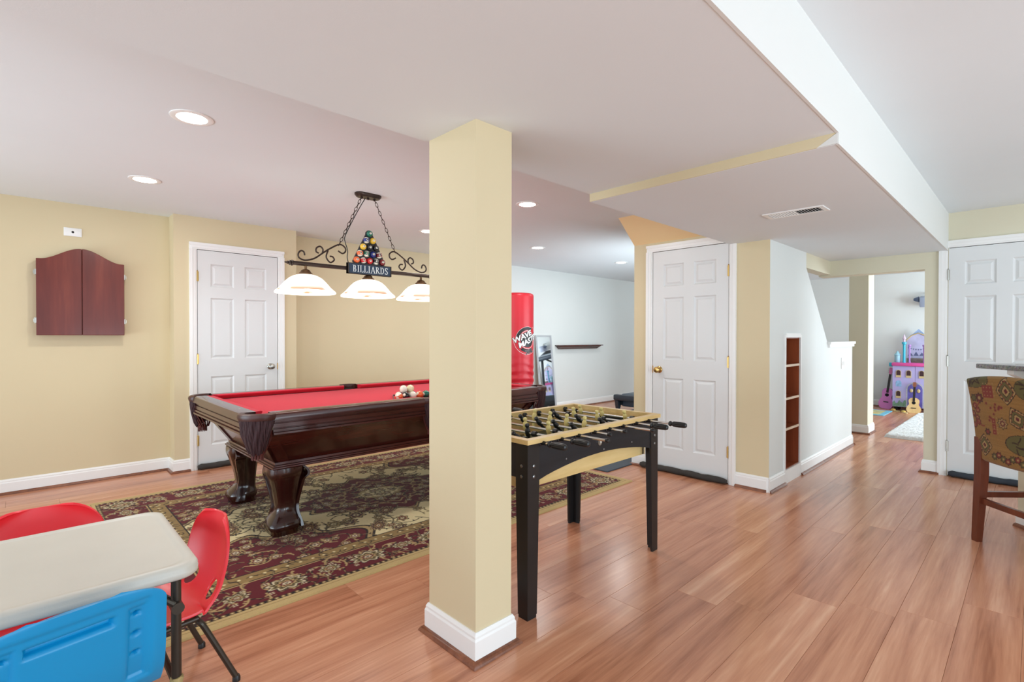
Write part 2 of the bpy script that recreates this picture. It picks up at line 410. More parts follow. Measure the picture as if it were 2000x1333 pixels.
# ------------------------------------------------------------------ six-panel doors
def six_panel_door(name, label, W_, H_, knob_side, loc, rotz, hinge_mat, hinge_right):
    """local: x across 0..W_, front faces -y, floor z=0"""
    t = thing(name, label, 'door', loc, rotz, None, 'structure')
    st = .105*W_/.7; mid = .095*W_/.7
    xs = [(st, W_/2-mid/2), (W_/2+mid/2, W_-st)]
    zs = [(.21, .84), (1.0, 1.56), (1.66, H_-.12)]
    s = MB(); s.box(0, W_, .012, .036, .01, H_)
    s.box(0, st, 0, .012, .01, H_); s.box(W_-st, W_, 0, .012, .01, H_); s.box(W_/2-mid/2, W_/2+mid/2, 0, .012, .01, H_)
    prev = .01
    for z0, z1 in zs+[(H_, H_)]:
        for x0, x1 in xs: s.box(x0, x1, 0, .012, prev, z0)
        prev = z1
    s.build('door_slab', M_DOOR, t, False)
    for z0, z1 in zs:
        for x0, x1 in xs:
            p = MB()
            def r(d, y): return [(x0+d,y,z0+d),(x1-d,y,z0+d),(x1-d,y,z1-d),(x0+d,y,z1-d)]
            p.loft([r(0,.0005),r(.012,.011),r(.018,.011),r(.036,.003),r(.05,.003)], cap=False)
            q = r(.05,.003); p.add(q, [(0,1,2,3)])
            p.build('panel', M_DOOR, t, False)
    # casing: two jambs and a head, stepped profile
    g = .005; cw = .06
    def cas(x0, x1, z0, z1):
        m = MB(); m.box(x0, x1, -.004, .012, z0, z1)
        if x1-x0 > z1-z0: m.box(x0, x1, -.018, -.004, z1-.024, z1); m.box(x0+.02, x1-.02, -.011, -.004, z0+.012, z1-.024)
        else:
            if x0 < 0: m.box(x0, x0+.024, -.018, -.004, z0, z1); m.box(x0+.024, x1-.012, -.011, -.004, z0, z1)
            else: m.box(x1-.024, x1, -.018, -.004, z0, z1); m.box(x0+.012, x1-.024, -.011, -.004, z0, z1)
        m.build('casing', M_TRIM, t, False)
    cas(-g-cw, -g, 0, H_+g); cas(W_+g, W_+g+cw, 0, H_+g); cas(-g-cw, W_+g+cw, H_+g, H_+g+cw)
    MB().box(-g-.01, W_+g+.01, .03, .045, .0, H_+.012).build('door_gap', M_DARK, t, False)
    hx = W_+g/2 if hinge_right else -g/2
    for hz in (.26, 1.0, 1.75):
        h = MB(); h.lathe([(.0055,-.045),(.0055,.045)], 10, Matrix.Translation((hx,-.006,hz))); h.box(hx-.012, hx+.012, -.0015, .004, hz-.044, hz+.044)
        h.lathe([(.004,.045),(.0065,.048),(.003,.054)], 10, Matrix.Translation((hx,-.006,hz)))
        h.build('hinge', hinge_mat, t)
    if knob_side:
        kx = .065 if knob_side < 0 else W_-.065
        k = MB(); Mk = Matrix.Translation((kx,0,.912)) @ Matrix.Rotation(PI/2, 4, 'X')
        k.lathe([(.031,0),(.031,.004),(.027,.008),(.012,.011),(.011,.028),(.022,.034),(.028,.044),(.028,.052),(.022,.060),(.012,.063),(.0,.063)], 24, Mk)
        ko = k.build('door_knob', M_BRASS if knob_side < 0 else M_STEEL, t)
        l = MB(); ex = 0 if knob_side < 0 else W_
        l.box(ex-.004, ex+.004, -.001, .01, .88, .945); l.build('latch_plate', M_BRASS, t)
    return t
def sweep(name, label, L, loc, rotz, mat):
    """padded draught stopper roll lying at the foot of a door, along local x"""
    n = 26; pts = []; rr = []
    for i in range(n+1):
        u = i/n; pts.append((u*L, .004*math.sin(9*u+L*5), .0255+.002*math.sin(u*23)))
        rr.append(.025*(1 if .03 < u < .97 else .6)*(1+.07*math.sin(u*31+1)+.05*math.sin(u*57)))
    o = MB().tube(pts, rr, 12).build(name, mat, None); o.location = loc; o.rotation_euler = (0,0,rotz)
    zmin = min((v.co.z for v in o.data.vertices)); o.location.z -= zmin
    tag(o, label, 'draft stopper')
six_panel_door('door_1', 'left white six-panel door behind the pool table end', .69, 1.99, 1, (XJ+.004,1.131,0), PI/2, M_BRASS, False)
six_panel_door('door_2', 'middle white six-panel door with brass knob in the cream wall', .69, 1.978, -1, (-2.444,YD2-.004,0), 0, M_BRASS, True)
six_panel_door('door_3', 'right white six-panel door behind the bar stool', .70, 1.98, 1, (-.538,YD3-.004,0), 0, M_STEEL, False)
sweep('draft_stopper', 'dark roll at the foot of the left door', .72, (XJ+.036,1.12,0), PI/2, M_GREYP)
sweep('draft_stopper', 'grey-brown roll at the foot of the middle door', .80, (-2.55,YD2-.036,0), 0, M_GREYP)
sweep('draft_stopper', 'blue-grey roll at the foot of the right door', .66, (-.525,YD3-.036,0), 0, pmat('slate_foam', (52,58,66), .85, var=.12, bump=.3))

# recessed shelf niche
M_NICHE = wood('cherry_shelving', [(.2,(120,52,28)),(.8,(168,86,50))], (1,1,.1), 10, .35)
nt_ = thing('recessed_shelves', 'narrow cherry wood shelf niche set into the stair wall', 'shelves', (XS, (NY0+NY1)/2, NZ0))
hy = (NY1-NY0)/2; hz = NZ1-NZ0
MB().box(-.30,-.285,-hy,hy,0,hz).build('back_panel', M_NICHE, nt_, False)
for s_ in (-1,1): MB().box(-.285,-.002,s_*hy-.006,s_*hy+.006,0,hz).build('side_panel', M_NICHE, nt_, False)
MB().box(-.285,-.002,-hy,hy,-.004,.01).build('bottom_panel', M_NICHE, nt_, False)
MB().box(-.285,-.002,-hy,hy,hz-.01,hz).build('top_panel', M_NICHE, nt_, False)
for z in (.335,.588,.862):
    sh = MB().box(-.285,-.004,-hy+.007,hy-.007,z-.009,z+.009).build('shelf', M_NICHE, nt_, False)
    MB().box(-.004,.004,-hy+.007,hy-.007,z-.0095,z+.0095).build('shelf_edge', pmat('birch_edging', (226,200,170), .4), sh, False)
fr = MB(); w_ = .022
fr.box(0,.012,-hy-w_,-hy+.002,-NZ0,hz+w_); fr.box(0,.012,hy-.002,hy+w_,-NZ0+.0,hz+w_); fr.box(0,.012,-hy,hy,hz-.002,hz+w_+.012); fr.box(0,.012,-hy,hy,-NZ0,.004)
fr.build('frame', M_TRIM, nt_, False)

# ------------------------------------------------------------------ ceiling lights and vent
M_LENS = emat('downlight_lens', (255,250,240), 14)
def downlight(x, y, z, label, power=6.5):
    t = thing('recessed_light', label, 'ceiling light', (x,y,z), 0, 'recessed ceiling lights')
    MB().lathe([(.066,-.004),(.086,-.006),(.094,-.003),(.094,.0),(.066,.0)], 32, caps=False).build('trim_ring', M_TRIM, t)
    MB().lathe([(.0,-.0045),(.066,-.0045)], 32, caps=False).build('lens', M_LENS, t)
    l = bpy.data.lights.new('lamp', 'AREA'); l.shape = 'DISK'; l.size = .14; l.energy = power; l.color = (1,.98,.95)
    lo = bpy.data.objects.new('lamp', l); C.objects.link(lo); lo.location = (x,y,z-.012)
downlight(-2.896,.602,ZC,'recessed light nearest the camera, left of the column')
downlight(-4.264,.605,ZC,'recessed light on the ceiling above the dart cabinet corner')
downlight(-4.332,2.982,ZC,'recessed light half hidden at the left edge of the column')
downlight(-2.882,2.951,ZC,'recessed light just right of the column top')
downlight(-4.201,4.48,ZC,'recessed light above the red punching bag')
downlight(-4.194,6.239,ZC,'farthest recessed light, left of the middle door')
vent = thing('air_vent', 'white slotted ceiling register in the lower bulkhead', 'vent', (-1.02,3.36,ZB2))
fr = MB(); fr.box(-.165,.165,-.075,-.055,-.006,0); fr.box(-.165,.165,.055,.075,-.006,0); fr.box(-.165,-.14,-.055,.055,-.006,0); fr.box(.14,.165,-.055,.055,-.006,0)
fr.build('frame', M_TRIM, vent, False)
MB().box(-.14,.14,-.055,.055,-.0012,-.0002).build('backing', M_DARK, vent, False)
sl = MB().box(-.0045,.0045,-.055,.055,-.0042,-.0032).build('slat', M_TRIM, vent, False)
for k in range(19):
    x = -.133+k*.0148; r_ = (0, -.75 if k <= 9 else .75, 0)
    if k == 0: sl.location = (x,0,0); sl.rotation_euler = r_
    else: copy_part(sl, vent, (x,0,0), r_)

# ------------------------------------------------------------------ area rug: pattern drawn vertex by vertex (colour attribute), four-fold mirrored
def grid_cloth(name, nx, ny, pos, cols, mat, parent=None, thick=.008):
    """nx x ny vertices, pos(array n,3), cols(array n,3 linear)"""
    me = bpy.data.meshes.new(name); n = nx*ny
    idx = np.arange(n).reshape(ny, nx)
    q = np.stack([idx[:-1,:-1], idx[:-1,1:], idx[1:,1:], idx[1:,:-1]], -1).reshape(-1,4)
    me.vertices.add(n); me.vertices.foreach_set('co', pos.astype(np.float32).ravel())
    me.loops.add(q.size); me.loops.foreach_set('vertex_index', q.astype(np.int32).ravel())
    me.polygons.add(len(q)); me.polygons.foreach_set('loop_start', (np.arange(len(q))*4).astype(np.int32))
    me.update(calc_edges=True)
    a = me.color_attributes.new('Col', 'FLOAT_COLOR', 'POINT')
    c4 = np.ones((n,4), np.float32); c4[:,:3] = cols; a.data.foreach_set('color', c4.ravel())
    me.materials.append(mat); me.polygons.foreach_set('use_smooth', np.ones(len(q), bool))
    o = bpy.data.objects.new(name, me); C.objects.link(o)
    if parent: o.parent = parent
    return o
def stamp(img, x, y, r, col):
    h, w = img.shape[:2]
    x0, x1, y0, y1 = max(int(x-r-1),0), min(int(x+r+2),w), max(int(y-r-1),0), min(int(y+r+2),h)
    if x0 >= x1 or y0 >= y1: return
    yy, xx = np.mgrid[y0:y1, x0:x1]
    a = np.clip(r+.5-np.hypot(xx-x, yy-y), 0, 1)[...,None]
    img[y0:y1,x0:x1] = img[y0:y1,x0:x1]*(1-a)+np.array(col)*a
def stroke(img, pts, r, col):
    for (x0,y0),(x1,y1) in zip(pts[:-1], pts[1:]):
        n = max(1, int(math.hypot(x1-x0,y1-y0)/.7))
        for k in range(n): stamp(img, x0+(x1-x0)*k/n, y0+(y1-y0)*k/n, r, col)
def curl(x, y, a, L, k0, k1, n=26):
    pts = [(x,y)]
    for i in range(n):
        a += (k0+(k1-k0)*i/n)*L/n; x += math.cos(a)*L/n; y += math.sin(a)*L/n; pts.append((x,y))
    return pts
def flower(img, x, y, r, cols, lobes, rot=0, asp=1.):
    h, w = img.shape[:2]
    x0, x1, y0, y1 = max(int(x-r*1.5),0), min(int(x+r*1.5)+2,w), max(int(y-r*1.5),0), min(int(y+r*1.5)+2,h)
    if x0 >= x1 or y0 >= y1: return
    yy, xx = np.mgrid[y0:y1, x0:x1]; dx, dy = xx-x, yy-y
    u = dx*math.cos(rot)+dy*math.sin(rot); v = (-dx*math.sin(rot)+dy*math.cos(rot))*asp
    d = np.hypot(u,v)/(r*(1+.16*np.cos(lobes*np.arctan2(v,u))))
    for t, c in cols:
        m = np.clip((t-d)*r+.5, 0, 1)[...,None]
        img[y0:y1,x0:x1] = img[y0:y1,x0:x1]*(1-m)+np.array(c)*m
def make_rug():
    W_, L_, cell = 2.36, 3.36, .004
    nx, ny = int(W_/cell/2)+1, int(L_/cell/2)+1            # a quarter, origin at the outer corner
    K = {k: np.array(lin(c)) for k, c in dict(edge=(206,178,122), maroon=(104,24,32), dark=(44,28,26), gold=(158,128,78), cream=(240,220,168),
         tan=(190,160,108), plum=(86,46,50), olive=(120,102,62), ivory=(222,206,170)).items()}
    yy, xx = np.mgrid[0:ny, 0:nx]; X = xx*cell; Y = yy*cell; d = np.minimum(X, Y)
    img = np.empty((ny,nx,3)); img[:] = K['cream']
    a, b = W_/2, L_/2
    rng = random.Random(5)
    P = lambda m: 1/cell*m
    # field spandrels in the corners and the central medallion
    cx, cy = X-.40, Y-.40
    th = np.arctan2(cy, cx)
    sp = np.hypot(cx/.52, cy/.84)/(1+.07*np.cos(14*th))
    mx, my = a-X, b-Y
    tm = np.arctan2(my/.62, mx/.45)
    md = ((mx/.45)**1.35+(my/.62)**1.35)**(1/1.35)/(1+.055*np.cos(20*tm))
    for v in (sp, md):
        img[v < 1.05] = K['dark']; img[v < 1.025] = K['tan']; img[v < .985] = K['dark']; img[v < .965] = K['maroon']
    ring = (md < .62) & (md > .585); img[ring] = K['tan']
    img[(md < .34)] = K['dark']; img[md < .32] = K['tan']; img[md < .27] = K['cream']
    # vines and palmettes over the field
    def vine(x, y, n, colA, colB, big=1.):
        for _ in range(n):
            L = rng.uniform(.10,.24)*big; k = rng.choice((-1,1))*rng.uniform(4,9)/big
            pts = curl(P(x), P(y), rng.uniform(0,2*PI), P(L), k*.15*cell, k*3.2*cell)
            stroke(img, pts, .95, K[colA]); 
            if colB: stroke(img, pts, .45, K[colB])
            for q in pts[6::7]:
                ang = rng.uniform(0,2*PI); stroke(img, [q,(q[0]+5*math.cos(ang), q[1]+5*math.sin(ang))], 1.0, K[colA])
    def on(x, y):
        i, j = min(ny-1,max(0,int(y/cell))), min(nx-1,max(0,int(x/cell)))
        return 'med' if md[i,j] < .93 else ('sp' if sp[i,j] < .93 else ('field' if (md[i,j] > 1.08 and sp[i,j] > 1.08) else 'none'))
    step = .088
    for i in range(int((a-.42)/step)+2):
        for j in range(int((b-.42)/step)+2):
            x = .45+i*step+rng.uniform(-.035,.035); y = .45+j*step+rng.uniform(-.035,.035)
            w = on(x,y)
            if w == 'field':
                if rng.random() < .75: vine(x, y, 1, 'dark', 'olive', 1.15)
                if rng.random() < .45: vine(x, y, 1, 'olive', None)
                if rng.random() < .36:
                    c = rng.choice(('plum','olive','maroon'))
                    flower(img, P(x), P(y), P(rng.uniform(.03,.055)), [(1.15,K['dark']),(.95,K['tan']),(.75,K[c]),(.5,K['dark']),(.38,K['cream']),(.2,K[c])], rng.choice((6,8,9)), rng.uniform(0,3), rng.uniform(.8,1.5))
            elif w in ('med','sp'):
                vine(x, y, 1, 'dark', 'tan', 1.0)
                if rng.random() < .7: vine(x, y, 1, 'tan', None, .8)
                if rng.random() < .55:
                    flower(img, P(x), P(y), P(rng.uniform(.02,.04)), [(1.2,K['dark']),(1.,K['tan']),(.75,K['maroon']),(.5,K['ivory']),(.22,K['plum'])], 6, rng.uniform(0,3), rng.uniform(.9,1.3))
    # big palmettes along the long axis of the field
    for x, y, r in ((a-.36, .98, .085),(a-.40,b-.18,.075),(a-.12,.80,.075),(a-.62,b-.36,.07),(a-.05,.62,.06)):
        flower(img, P(x), P(y), P(r), [(1.12,K['dark']),(1.,K['tan']),(.86,K['plum']),(.66,K['dark']),(.58,K['gold']),(.42,K['maroon']),(.26,K['cream']),(.13,K['dark'])], 11, .6, 1.5)
    # borders, from the inside out
    d = np.minimum(X, Y)
    img[d < .425] = K['dark']; img[d < .417] = K['gold']
    g0, g1 = .335, .417
    # gold guard squiggles
    def along(dist, fn, s0, s1, st):
        s = s0
        while s < s1:
            fn(s, dist); s += st*rng.uniform(.85,1.15)
    sq = lambda s, e: [stroke(img, curl(P(p[0]),P(p[1]), rng.uniform(0,6.3), P(.06), 10*cell, 60*cell, 12), .8, K[c]) for p in ((s,e),(e,s)) for c in ('dark',)]
    along(.376, sq, .34, b+.05, .038)
    sq2 = lambda s, e: [stamp(img, P(p[0]), P(p[1]), 2.0, K['cream']) for p in ((s,e),(e,s))]
    along(.376, sq2, .34, b+.05, .06)
    img[(d < g0) & (d > g0-.01)] = K['dark']
    m = d < .327; img[m] = K['tan']; m = d < .320; img[m] = K['maroon']
    def bd(s, e):
        for p in ((s,e),(e,s)):
            x, y = p
            if min(x,y) > .28: continue
            vine(x, y, 1, 'dark', 'tan', .85); vine(x, y, 1, 'tan', None, .55)
    along(.155, bd, .12, b+.1, .075); along(.22, bd, .2, b+.1, .085); along(.255, bd, .2, b+.1, .08)
    def small(s, e):
        for x, y in ((s,e),(e,s)):
            for q in range(4): stamp(img, P(x)+2.2*math.cos(q*PI/2+.7), P(y)+2.2*math.sin(q*PI/2+.7), 1.1, K['ivory'])
    along(.245, small, .2, b+.1, .12); along(.135, small, .1, b+.1, .14)
    def palm(s, e, r):
        for (x, y), ro in (((s,e),0),((e,s),PI/2)):
            flower(img, P(x), P(y), P(r), [(1.12,K['dark']),(1.0,K['ivory']),(.84,K['olive']),(.66,K['dark']),(.56,K['tan']),(.4,K['maroon']),(.24,K['ivory']),(.1,K['dark'])], 9, ro, 1.55)
    for s in (.19, .62, 1.05, 1.48): palm(s, .19, .085)
    for s in (.40, .84, 1.27): palm(s, .20, .05)
    m = d < .085; img[m] = K['dark']
    def dots(s, e):
        for x, y in ((s,e),(e,s)): stamp(img, P(x), P(y), 2.4, K['gold']); stamp(img, P(x), P(y), 1.0, K['cream'])
    along(.074, dots, .07, b+.05, .032)
    m = d < .063; img[m] = K['edge']; m = (d < .042) & (d > .037); img[m] = K['gold']
    full = np.concatenate([img, img[:-1][::-1]], 0); full = np.concatenate([full, full[:,:-1][:,::-1]], 1)
    H, Wd = full.shape[:2]
    # hand-knotted unevenness
    full = full*(1+.10*(np.random.RandomState(2).rand(H,Wd,1)-.5))
    gy, gx = np.mgrid[0:H, 0:Wd]
    e = np.minimum(np.minimum(gx, Wd-1-gx), np.minimum(gy, H-1-gy))
    z = np.where(e < 1, .0, .0085)
    pos = np.stack([gx*cell-(Wd-1)*cell/2, gy*cell-(H-1)*cell/2, z+0*gx], -1).reshape(-1,3)
    o = grid_cloth('area_rug', Wd, H, pos, full.reshape(-1,3), vcol_mat('rug_wool', .95, .1, .25, 700., .1))
    o.location = (-3.515, 1.975, .0005)
    tag(o, 'oriental maroon and cream patterned rug under the pool table', 'rug')
make_rug()

# ------------------------------------------------------------------ pool table
M_MAHOG = wood('mahogany', [(.2,(38,14,10)),(.55,(72,27,20)),(.85,(104,42,30))], (1,.1,1), 9, .24, .5, .35)
M_MAHOG_X = wood('mahogany_cross', [(.2,(34,12,9)),(.55,(66,24,18)),(.85,(96,38,28))], (.1,1,1), 9, .24, .5, .35)
M_LEG = wood('mahogany_leg', [(.2,(26,10,8)),(.55,(50,19,14)),(.85,(78,32,23))], (1,1,.15), 9, .2, .5, .5)
M_CLOTH = pmat('red_billiard_cloth', (200,26,52), .9, spec=.15, var=.02, scale=5, bump=.15, bscale=900, sheen=.15)
M_LEATHER = pmat('brown_leather', (74,36,30), .38, var=.12, scale=20, bump=.2)
M_CORD = pmat('plum_cord', (64,34,38), .7, var=.15, scale=60)
M_FRINGE = pmat('red_brown_cord', (108,48,42), .65, var=.2, scale=60)
M_PEARL = pmat('mother_of_pearl', (230,222,205), .25)
def pool_table():
    t = thing('pool_table', 'dark mahogany pool table with red cloth on the oriental rug', 'pool table', (-3.615, 2.075, .0092))
    hx, hy = .675, 1.215; ZT = .772; ZC_ = .736
    MB().box(-hx+.10, hx-.10, -hy+.10, hy-.10, ZC_-.03, ZC_).build('cloth_bed', M_CLOTH, t, False)
    ch = .135; sp = .065
    wprof = [(.0,ZT-.040),(.0,ZT-.014),(.005,ZT-.004),(.016,ZT),(.086,ZT),(.086,ZT-.040)]
    cprof = [(.086,ZC_),(.086,ZT),(.120,ZT-.001),(.132,ZT-.006),(.130,ZT-.012),(.112,ZC_+.004)]
    aprof = [(.014,ZT-.036),(.014,ZT-.054),(.019,ZT-.057),(.019,ZT-.060),(.012,ZT-.062),(.012,ZT-.084),(.017,ZT-.087),(.017,ZT-.090),(.009,ZT-.092),(.009,ZT-.103),(.014,ZT-.105),(.014,ZT-.108),(.003,ZT-.111),(.003,ZT-.122),(.045,ZT-.122),(.045,ZT-.036)]
    def rail(along, sgn, a, b, ca, cb):
        """along 'y': long rails at x=sgn*hx; ca/cb = slant of the cushion end at a / b"""
        m = M_MAHOG if along == 'y' else M_MAHOG_X
        def P(d, z, s): return (sgn*(hx-d), s, z) if along == 'y' else (s, sgn*(hy-d), z)
        def run(prof, sa, sb, s0=a, s1=b): return MB().loft([[P(d,z,s0+sa*d) for d,z in prof], [P(d,z,s1+sb*d) for d,z in prof]])
        r = run(wprof, 0, 0).build('top_rail', m, t)
        e0 = a+(-.086*ca); e1 = b-(-.086*cb)
        run(cprof, ca, -cb, e0, e1).build('cushion', M_CLOTH, t, False)
        run(aprof, 0, 0, a+.004, b-.004).build('apron', m, t, False)
        n = 3
        for k in range(n):
            s = a+(b-a)*(k+.5)/n
            dm = MB(); w1, w2 = (.006,.014)
            pts = [P(.052-w1,ZT+.0004,s),P(.052,ZT+.0004,s-w2),P(.052+w1,ZT+.0004,s),P(.052,ZT+.0004,s+w2)]
            dm.add(pts,[(0,1,2,3)]); dm.build('sight', M_PEARL, r, False)
    for sx in (-1,1):
        rail('y', sx, -hy+ch, -sp, .7, .35); rail('y', sx, sp, hy-ch, .35, .7)
    for sy in (-1,1): rail('x', sy, -hx+ch, hx-ch, .7, .7)
    # pockets
    def pocket(cx, cy, ang, r, corner):
        """ang: direction pointing out of the table"""
        M = Matrix.Translation((cx,cy,0)) @ Matrix.Rotation(ang-PI/2, 4, 'Z')      # local +y points outwards
        R_ = r
        MB().lathe([(.0,ZC_-.02),(R_*.72,ZC_-.02),(R_*.72,ZC_+.002)], 20, M).build('pocket_well', M_DARK, t)
        # leather collar: swept arc
        arc = []
        n = 14
        for k in range(n+1):
            a = PI*(-.02+1.04*k/n); arc.append((R_*1.12*math.cos(a), R_*.78*math.sin(a)))
        rings = []
        for k,(x,y) in enumerate(arc):
            a = PI*(-.02+1.04*k/n); ox, oy = math.cos(a), math.sin(a)
            rings.append([(x+ox*u, y+oy*u, z) for u,z in ((-.022,ZT-.014),(-.016,ZT+.002),(.004,ZT+.003),(.016,ZT-.004),(.019,ZT-.018),(.014,ZT-.036),(-.018,ZT-.036))])
        pk = MB().loft(rings, True, True, M).build('pocket', M_LEATHER, t)
        # fringed net below the collar: hanging cords narrowing to the bag
        cords = MB(); nets = MB()
        nc = 24
        for k in range(nc):
            a = PI*(-.0+1.0*k/(nc-1)); x0, y0 = R_*1.14*math.cos(a), R_*.80*math.sin(a)
            L = .165+.04*math.sin(a)-.012*(k%2); 
            pts = []
            for q in range(7):
                u = q/6; s = 1-.50*u**1.6
                pts.append((x0*s+.003*math.sin(9*u+k), y0*s+.006*math.sin(PI*u)+.003*math.cos(7*u+k*2), ZT-.03-L*u))
            cords.tube(pts, [.0075,.0075,.0072,.007,.0066,.006,.004], 6, False, M)
        cords.build('fringe', M_CORD, pk)
        for k in range(9):
            a0 = PI*k/8
            for sgn in (-1,1):
                pts = []
                for q in range(8):
                    u = q/7; a = a0+sgn*.9*u; rr = R_*(.95-.55*u**1.5)
                    pts.append((rr*math.cos(a), rr*.8*math.sin(a)-.01, ZT-.10-.13*u))
                nets.tube(pts, .0042, 5, False, M)
        nets.tube([(R_*.42*math.cos(a), R_*.34*math.sin(a), ZT-.228) for a in [2*PI*k/12 for k in range(12)]], .0055, 6, True, M)
        for k in range(12):
            a = 2*PI*k/12; nets.tube([(R_*.36*math.cos(a),R_*.28*math.sin(a),ZT-.225),(R_*.38*math.cos(a),R_*.30*math.sin(a),ZT-.262)], .004, 5, False, M)
        nets.build('net', M_FRINGE, pk)
    for sx in (-1,1):
        for sy in (-1,1): pocket(sx*(hx-.075), sy*(hy-.075), math.atan2(sy,sx), .079, True)
        pocket(sx*(hx-.035), 0, 0 if sx > 0 else PI, .062, False)
    # tapered cabinet with corner posts, base moulding
    def ring(x, y, z, r=.0): return [(-x,-y,z),(x,-y,z),(x,y,z),(-x,y,z)]
    MB().loft([ring(hx-.075,hy-.09,ZT-.12), ring(hx-.215,hy-.225,.44)]).build('cabinet', M_MAHOG, t, False)
    for sx in (-1,1):
        for sy in (-1,1):
            m = MB()
            for (dx0,dx1,dy0,dy1) in ((-.010,.075,-.010,.01),(-.010,.01,-.010,.075)):
                def cr(ix, iy, z): 
                    return [(sx*(ix-a), sy*(iy-b), z) for a,b in ((dx0,dy0),(dx1,dy0),(dx1,dy1),(dx0,dy1))]
                m.loft([cr(hx-.075,hy-.09,ZT-.12), cr(hx-.215,hy-.225,.44)])
            m.build('corner_post', M_MAHOG, t, False)
    bx, by = hx-.205, hy-.215
    MB().loft([ring(bx+.018,by+.018,.405),ring(bx+.022,by+.022,.410),ring(bx+.022,by+.022,.418),ring(bx+.014,by+.014,.421),ring(bx+.014,by+.014,.428),ring(bx+.004,by+.004,.431),ring(bx+.004,by+.004,.445)]).build('base_moulding', M_MAHOG, t, False)
    # legs: carved, knee at the top, thin waist, splayed foot
    secs = [(.405,.098,.0),(.385,.098,.002),(.36,.096,.004),(.335,.088,.004),(.30,.080,.0),(.25,.070,-.006),(.20,.062,-.010),(.16,.058,-.012),(.13,.060,-.008),(.105,.068,.002),(.085,.080,.012),(.065,.088,.020),(.045,.088,.022),(.028,.080,.020),(.012,.074,.018),(0,.074,.018)]
    def leg(sx, sy):
        m = MB(); rings = []
        lx, ly = bx-.075, by-.075
        for z, h, off in secs:
            c = h*.30
            o = off*.7
            pts = [(h,-h+c),(h,h-c),(h-c,h),(-h+c,h),(-h,h-c),(-h,-h+c),(-h+c,-h),(h-c,-h)]
            rings.append([(sx*(lx+o+x), sy*(ly+o+y), z) for x,y in pts])
        m.loft(rings)
        lo = m.build('leg', M_LEG, t, True, 50)
        # scroll wings on the two inner-facing sides of each outer face
        for axis in (0,1):
            w = MB()
            cur = smooth_curve([(-.088,.405),(-.118,.372),(-.120,.345),(-.102,.33),(-.090,.31),(-.078,.25),(-.066,.18),(-.062,.13),(-.070,.095),(-.080,.06),(-.084,.03)], 4)
            rings = []
            for i, p in enumerate(cur):
                u, z = p[0], p[1]; th = .013
                sec = [(u-th, .068),(u-th*.6,.084),(u+th*.6,.084),(u+th,.068),(u+th,.02),(u-th,.02)]
                hh = .7 if z > .3 else .5+.3*(.3-z)
                k = (.084 if z > .33 else .052+.032*abs(z-.17)/.16)/.084
                rings.append([((sx*(lx+a), sy*(ly+b*k), z) if axis == 0 else (sx*(lx+b*k), sy*(ly+a), z)) for a,b in sec])
            w.loft(rings).build('scroll', M_LEG, lo, True, 60)
    for sx in (-1,1):
        for sy in (-1,1): leg(sx, sy)
pool_table()

# pool balls and rack on the cloth
ZBED = .736+.0092
def ball_mat(name, rgb): return pmat('ball_'+name, rgb, .12, var=.01, coat=.3)
BALLC = dict(yellow=(238,190,62), blue=(30,44,120), red=(204,34,36), purple=(66,40,104), orange=(232,104,50), green=(22,104,84), maroon=(122,26,34), black=(26,26,30), white=(240,234,216), cream=(238,226,182))
def pool_ball(x, y, z, col, stripe, label, rot=(0,0,0), group='pool balls in the rack', r=.0286):
    o = MB().sphere((0,0,0), r, 24, 16).build('pool_ball', ball_mat('white' if stripe else col, BALLC['white' if stripe else col]), None, True, 180)
    o.location = (x,y,z); o.rotation_euler = rot
    tag(o, label, 'ball', group)
    if stripe:
        prof = [(r*1.006*math.cos(a), r*1.006*math.sin(a)) for a in [(-.55+1.1*k/8) for k in range(9)]]
        MB().lathe(prof, 24, None, False).build('stripe', ball_mat(col, BALLC[col]), o, True, 180)
    if col not in ('white','cream'):
        a0 = [(r*1.012*math.sin(.42*k/4), r*1.012*math.cos(.42*k/4)) for k in range(4,-1,-1)]
        MB().lathe(a0, 16, Matrix.Rotation(PI/2,4,'X') if stripe else None, False).build('number_disc', ball_mat('white', BALLC['white']), o, True, 180)
    return o
zb = ZBED+.0292
pool_ball(-3.250,1.981,zb,'blue',True,'blue striped ball at the left back of the racked pile',(.9,.3,.2))
pool_ball(-3.200,1.952,zb,'orange',True,'red-orange striped ball at the left front of the racked pile',(.4,-.3,.5))
pool_ball(-3.200,2.0095,zb,'black',False,'black ball in the front row of the racked pile',(1.2,.2,.4))
pool_ball(-3.200,2.0672,zb,'white',False,'white ball in the front row beside the black ball')
pool_ball(-3.200,2.1255,zb,'orange',False,'orange ball in the front row, second from the column',(1.0,.5,0))
pool_ball(-3.200,2.184,zb,'green',False,'green ball in the front row nearest the column',(1.5,.2,.2))
pool_ball(-3.2334,2.0095,zb+.0471,'white',False,'white cue ball lying on top of the pile')
pool_ball(-3.2334,2.067,zb+.0471,'cream',False,'pale yellow ball on top of the pile',(2.6,.5,.2))
pool_ball(-3.250,2.0385,zb,'maroon',False,'maroon ball in the middle of the pile under the top ones',(1.5,0,.9))
pool_ball(-3.250,2.096,zb,'purple',True,'purple striped ball inside the pile behind the orange ball',(1.1,0,.4))
rk = MB(); A3 = [(-3.163,1.885),(-3.163,2.260),(-3.49,2.0725)]
cen = (sum(p[0] for p in A3)/3, sum(p[1] for p in A3)/3)
def rr3(k, z): return [(cen[0]+(p[0]-cen[0])*k, cen[1]+(p[1]-cen[1])*k, z) for p in A3]
outer = [rr3(1,ZBED+.0004), rr3(1,ZBED+.010), rr3(.96,ZBED+.010), rr3(.96,ZBED+.0004)]
rk.loft(outer+[outer[0]], True, False)
tag(rk.build('ball_rack', pmat('plum_plastic', (54,34,58), .3), None, False), 'thin dark triangular rack around the pool balls', 'rack')

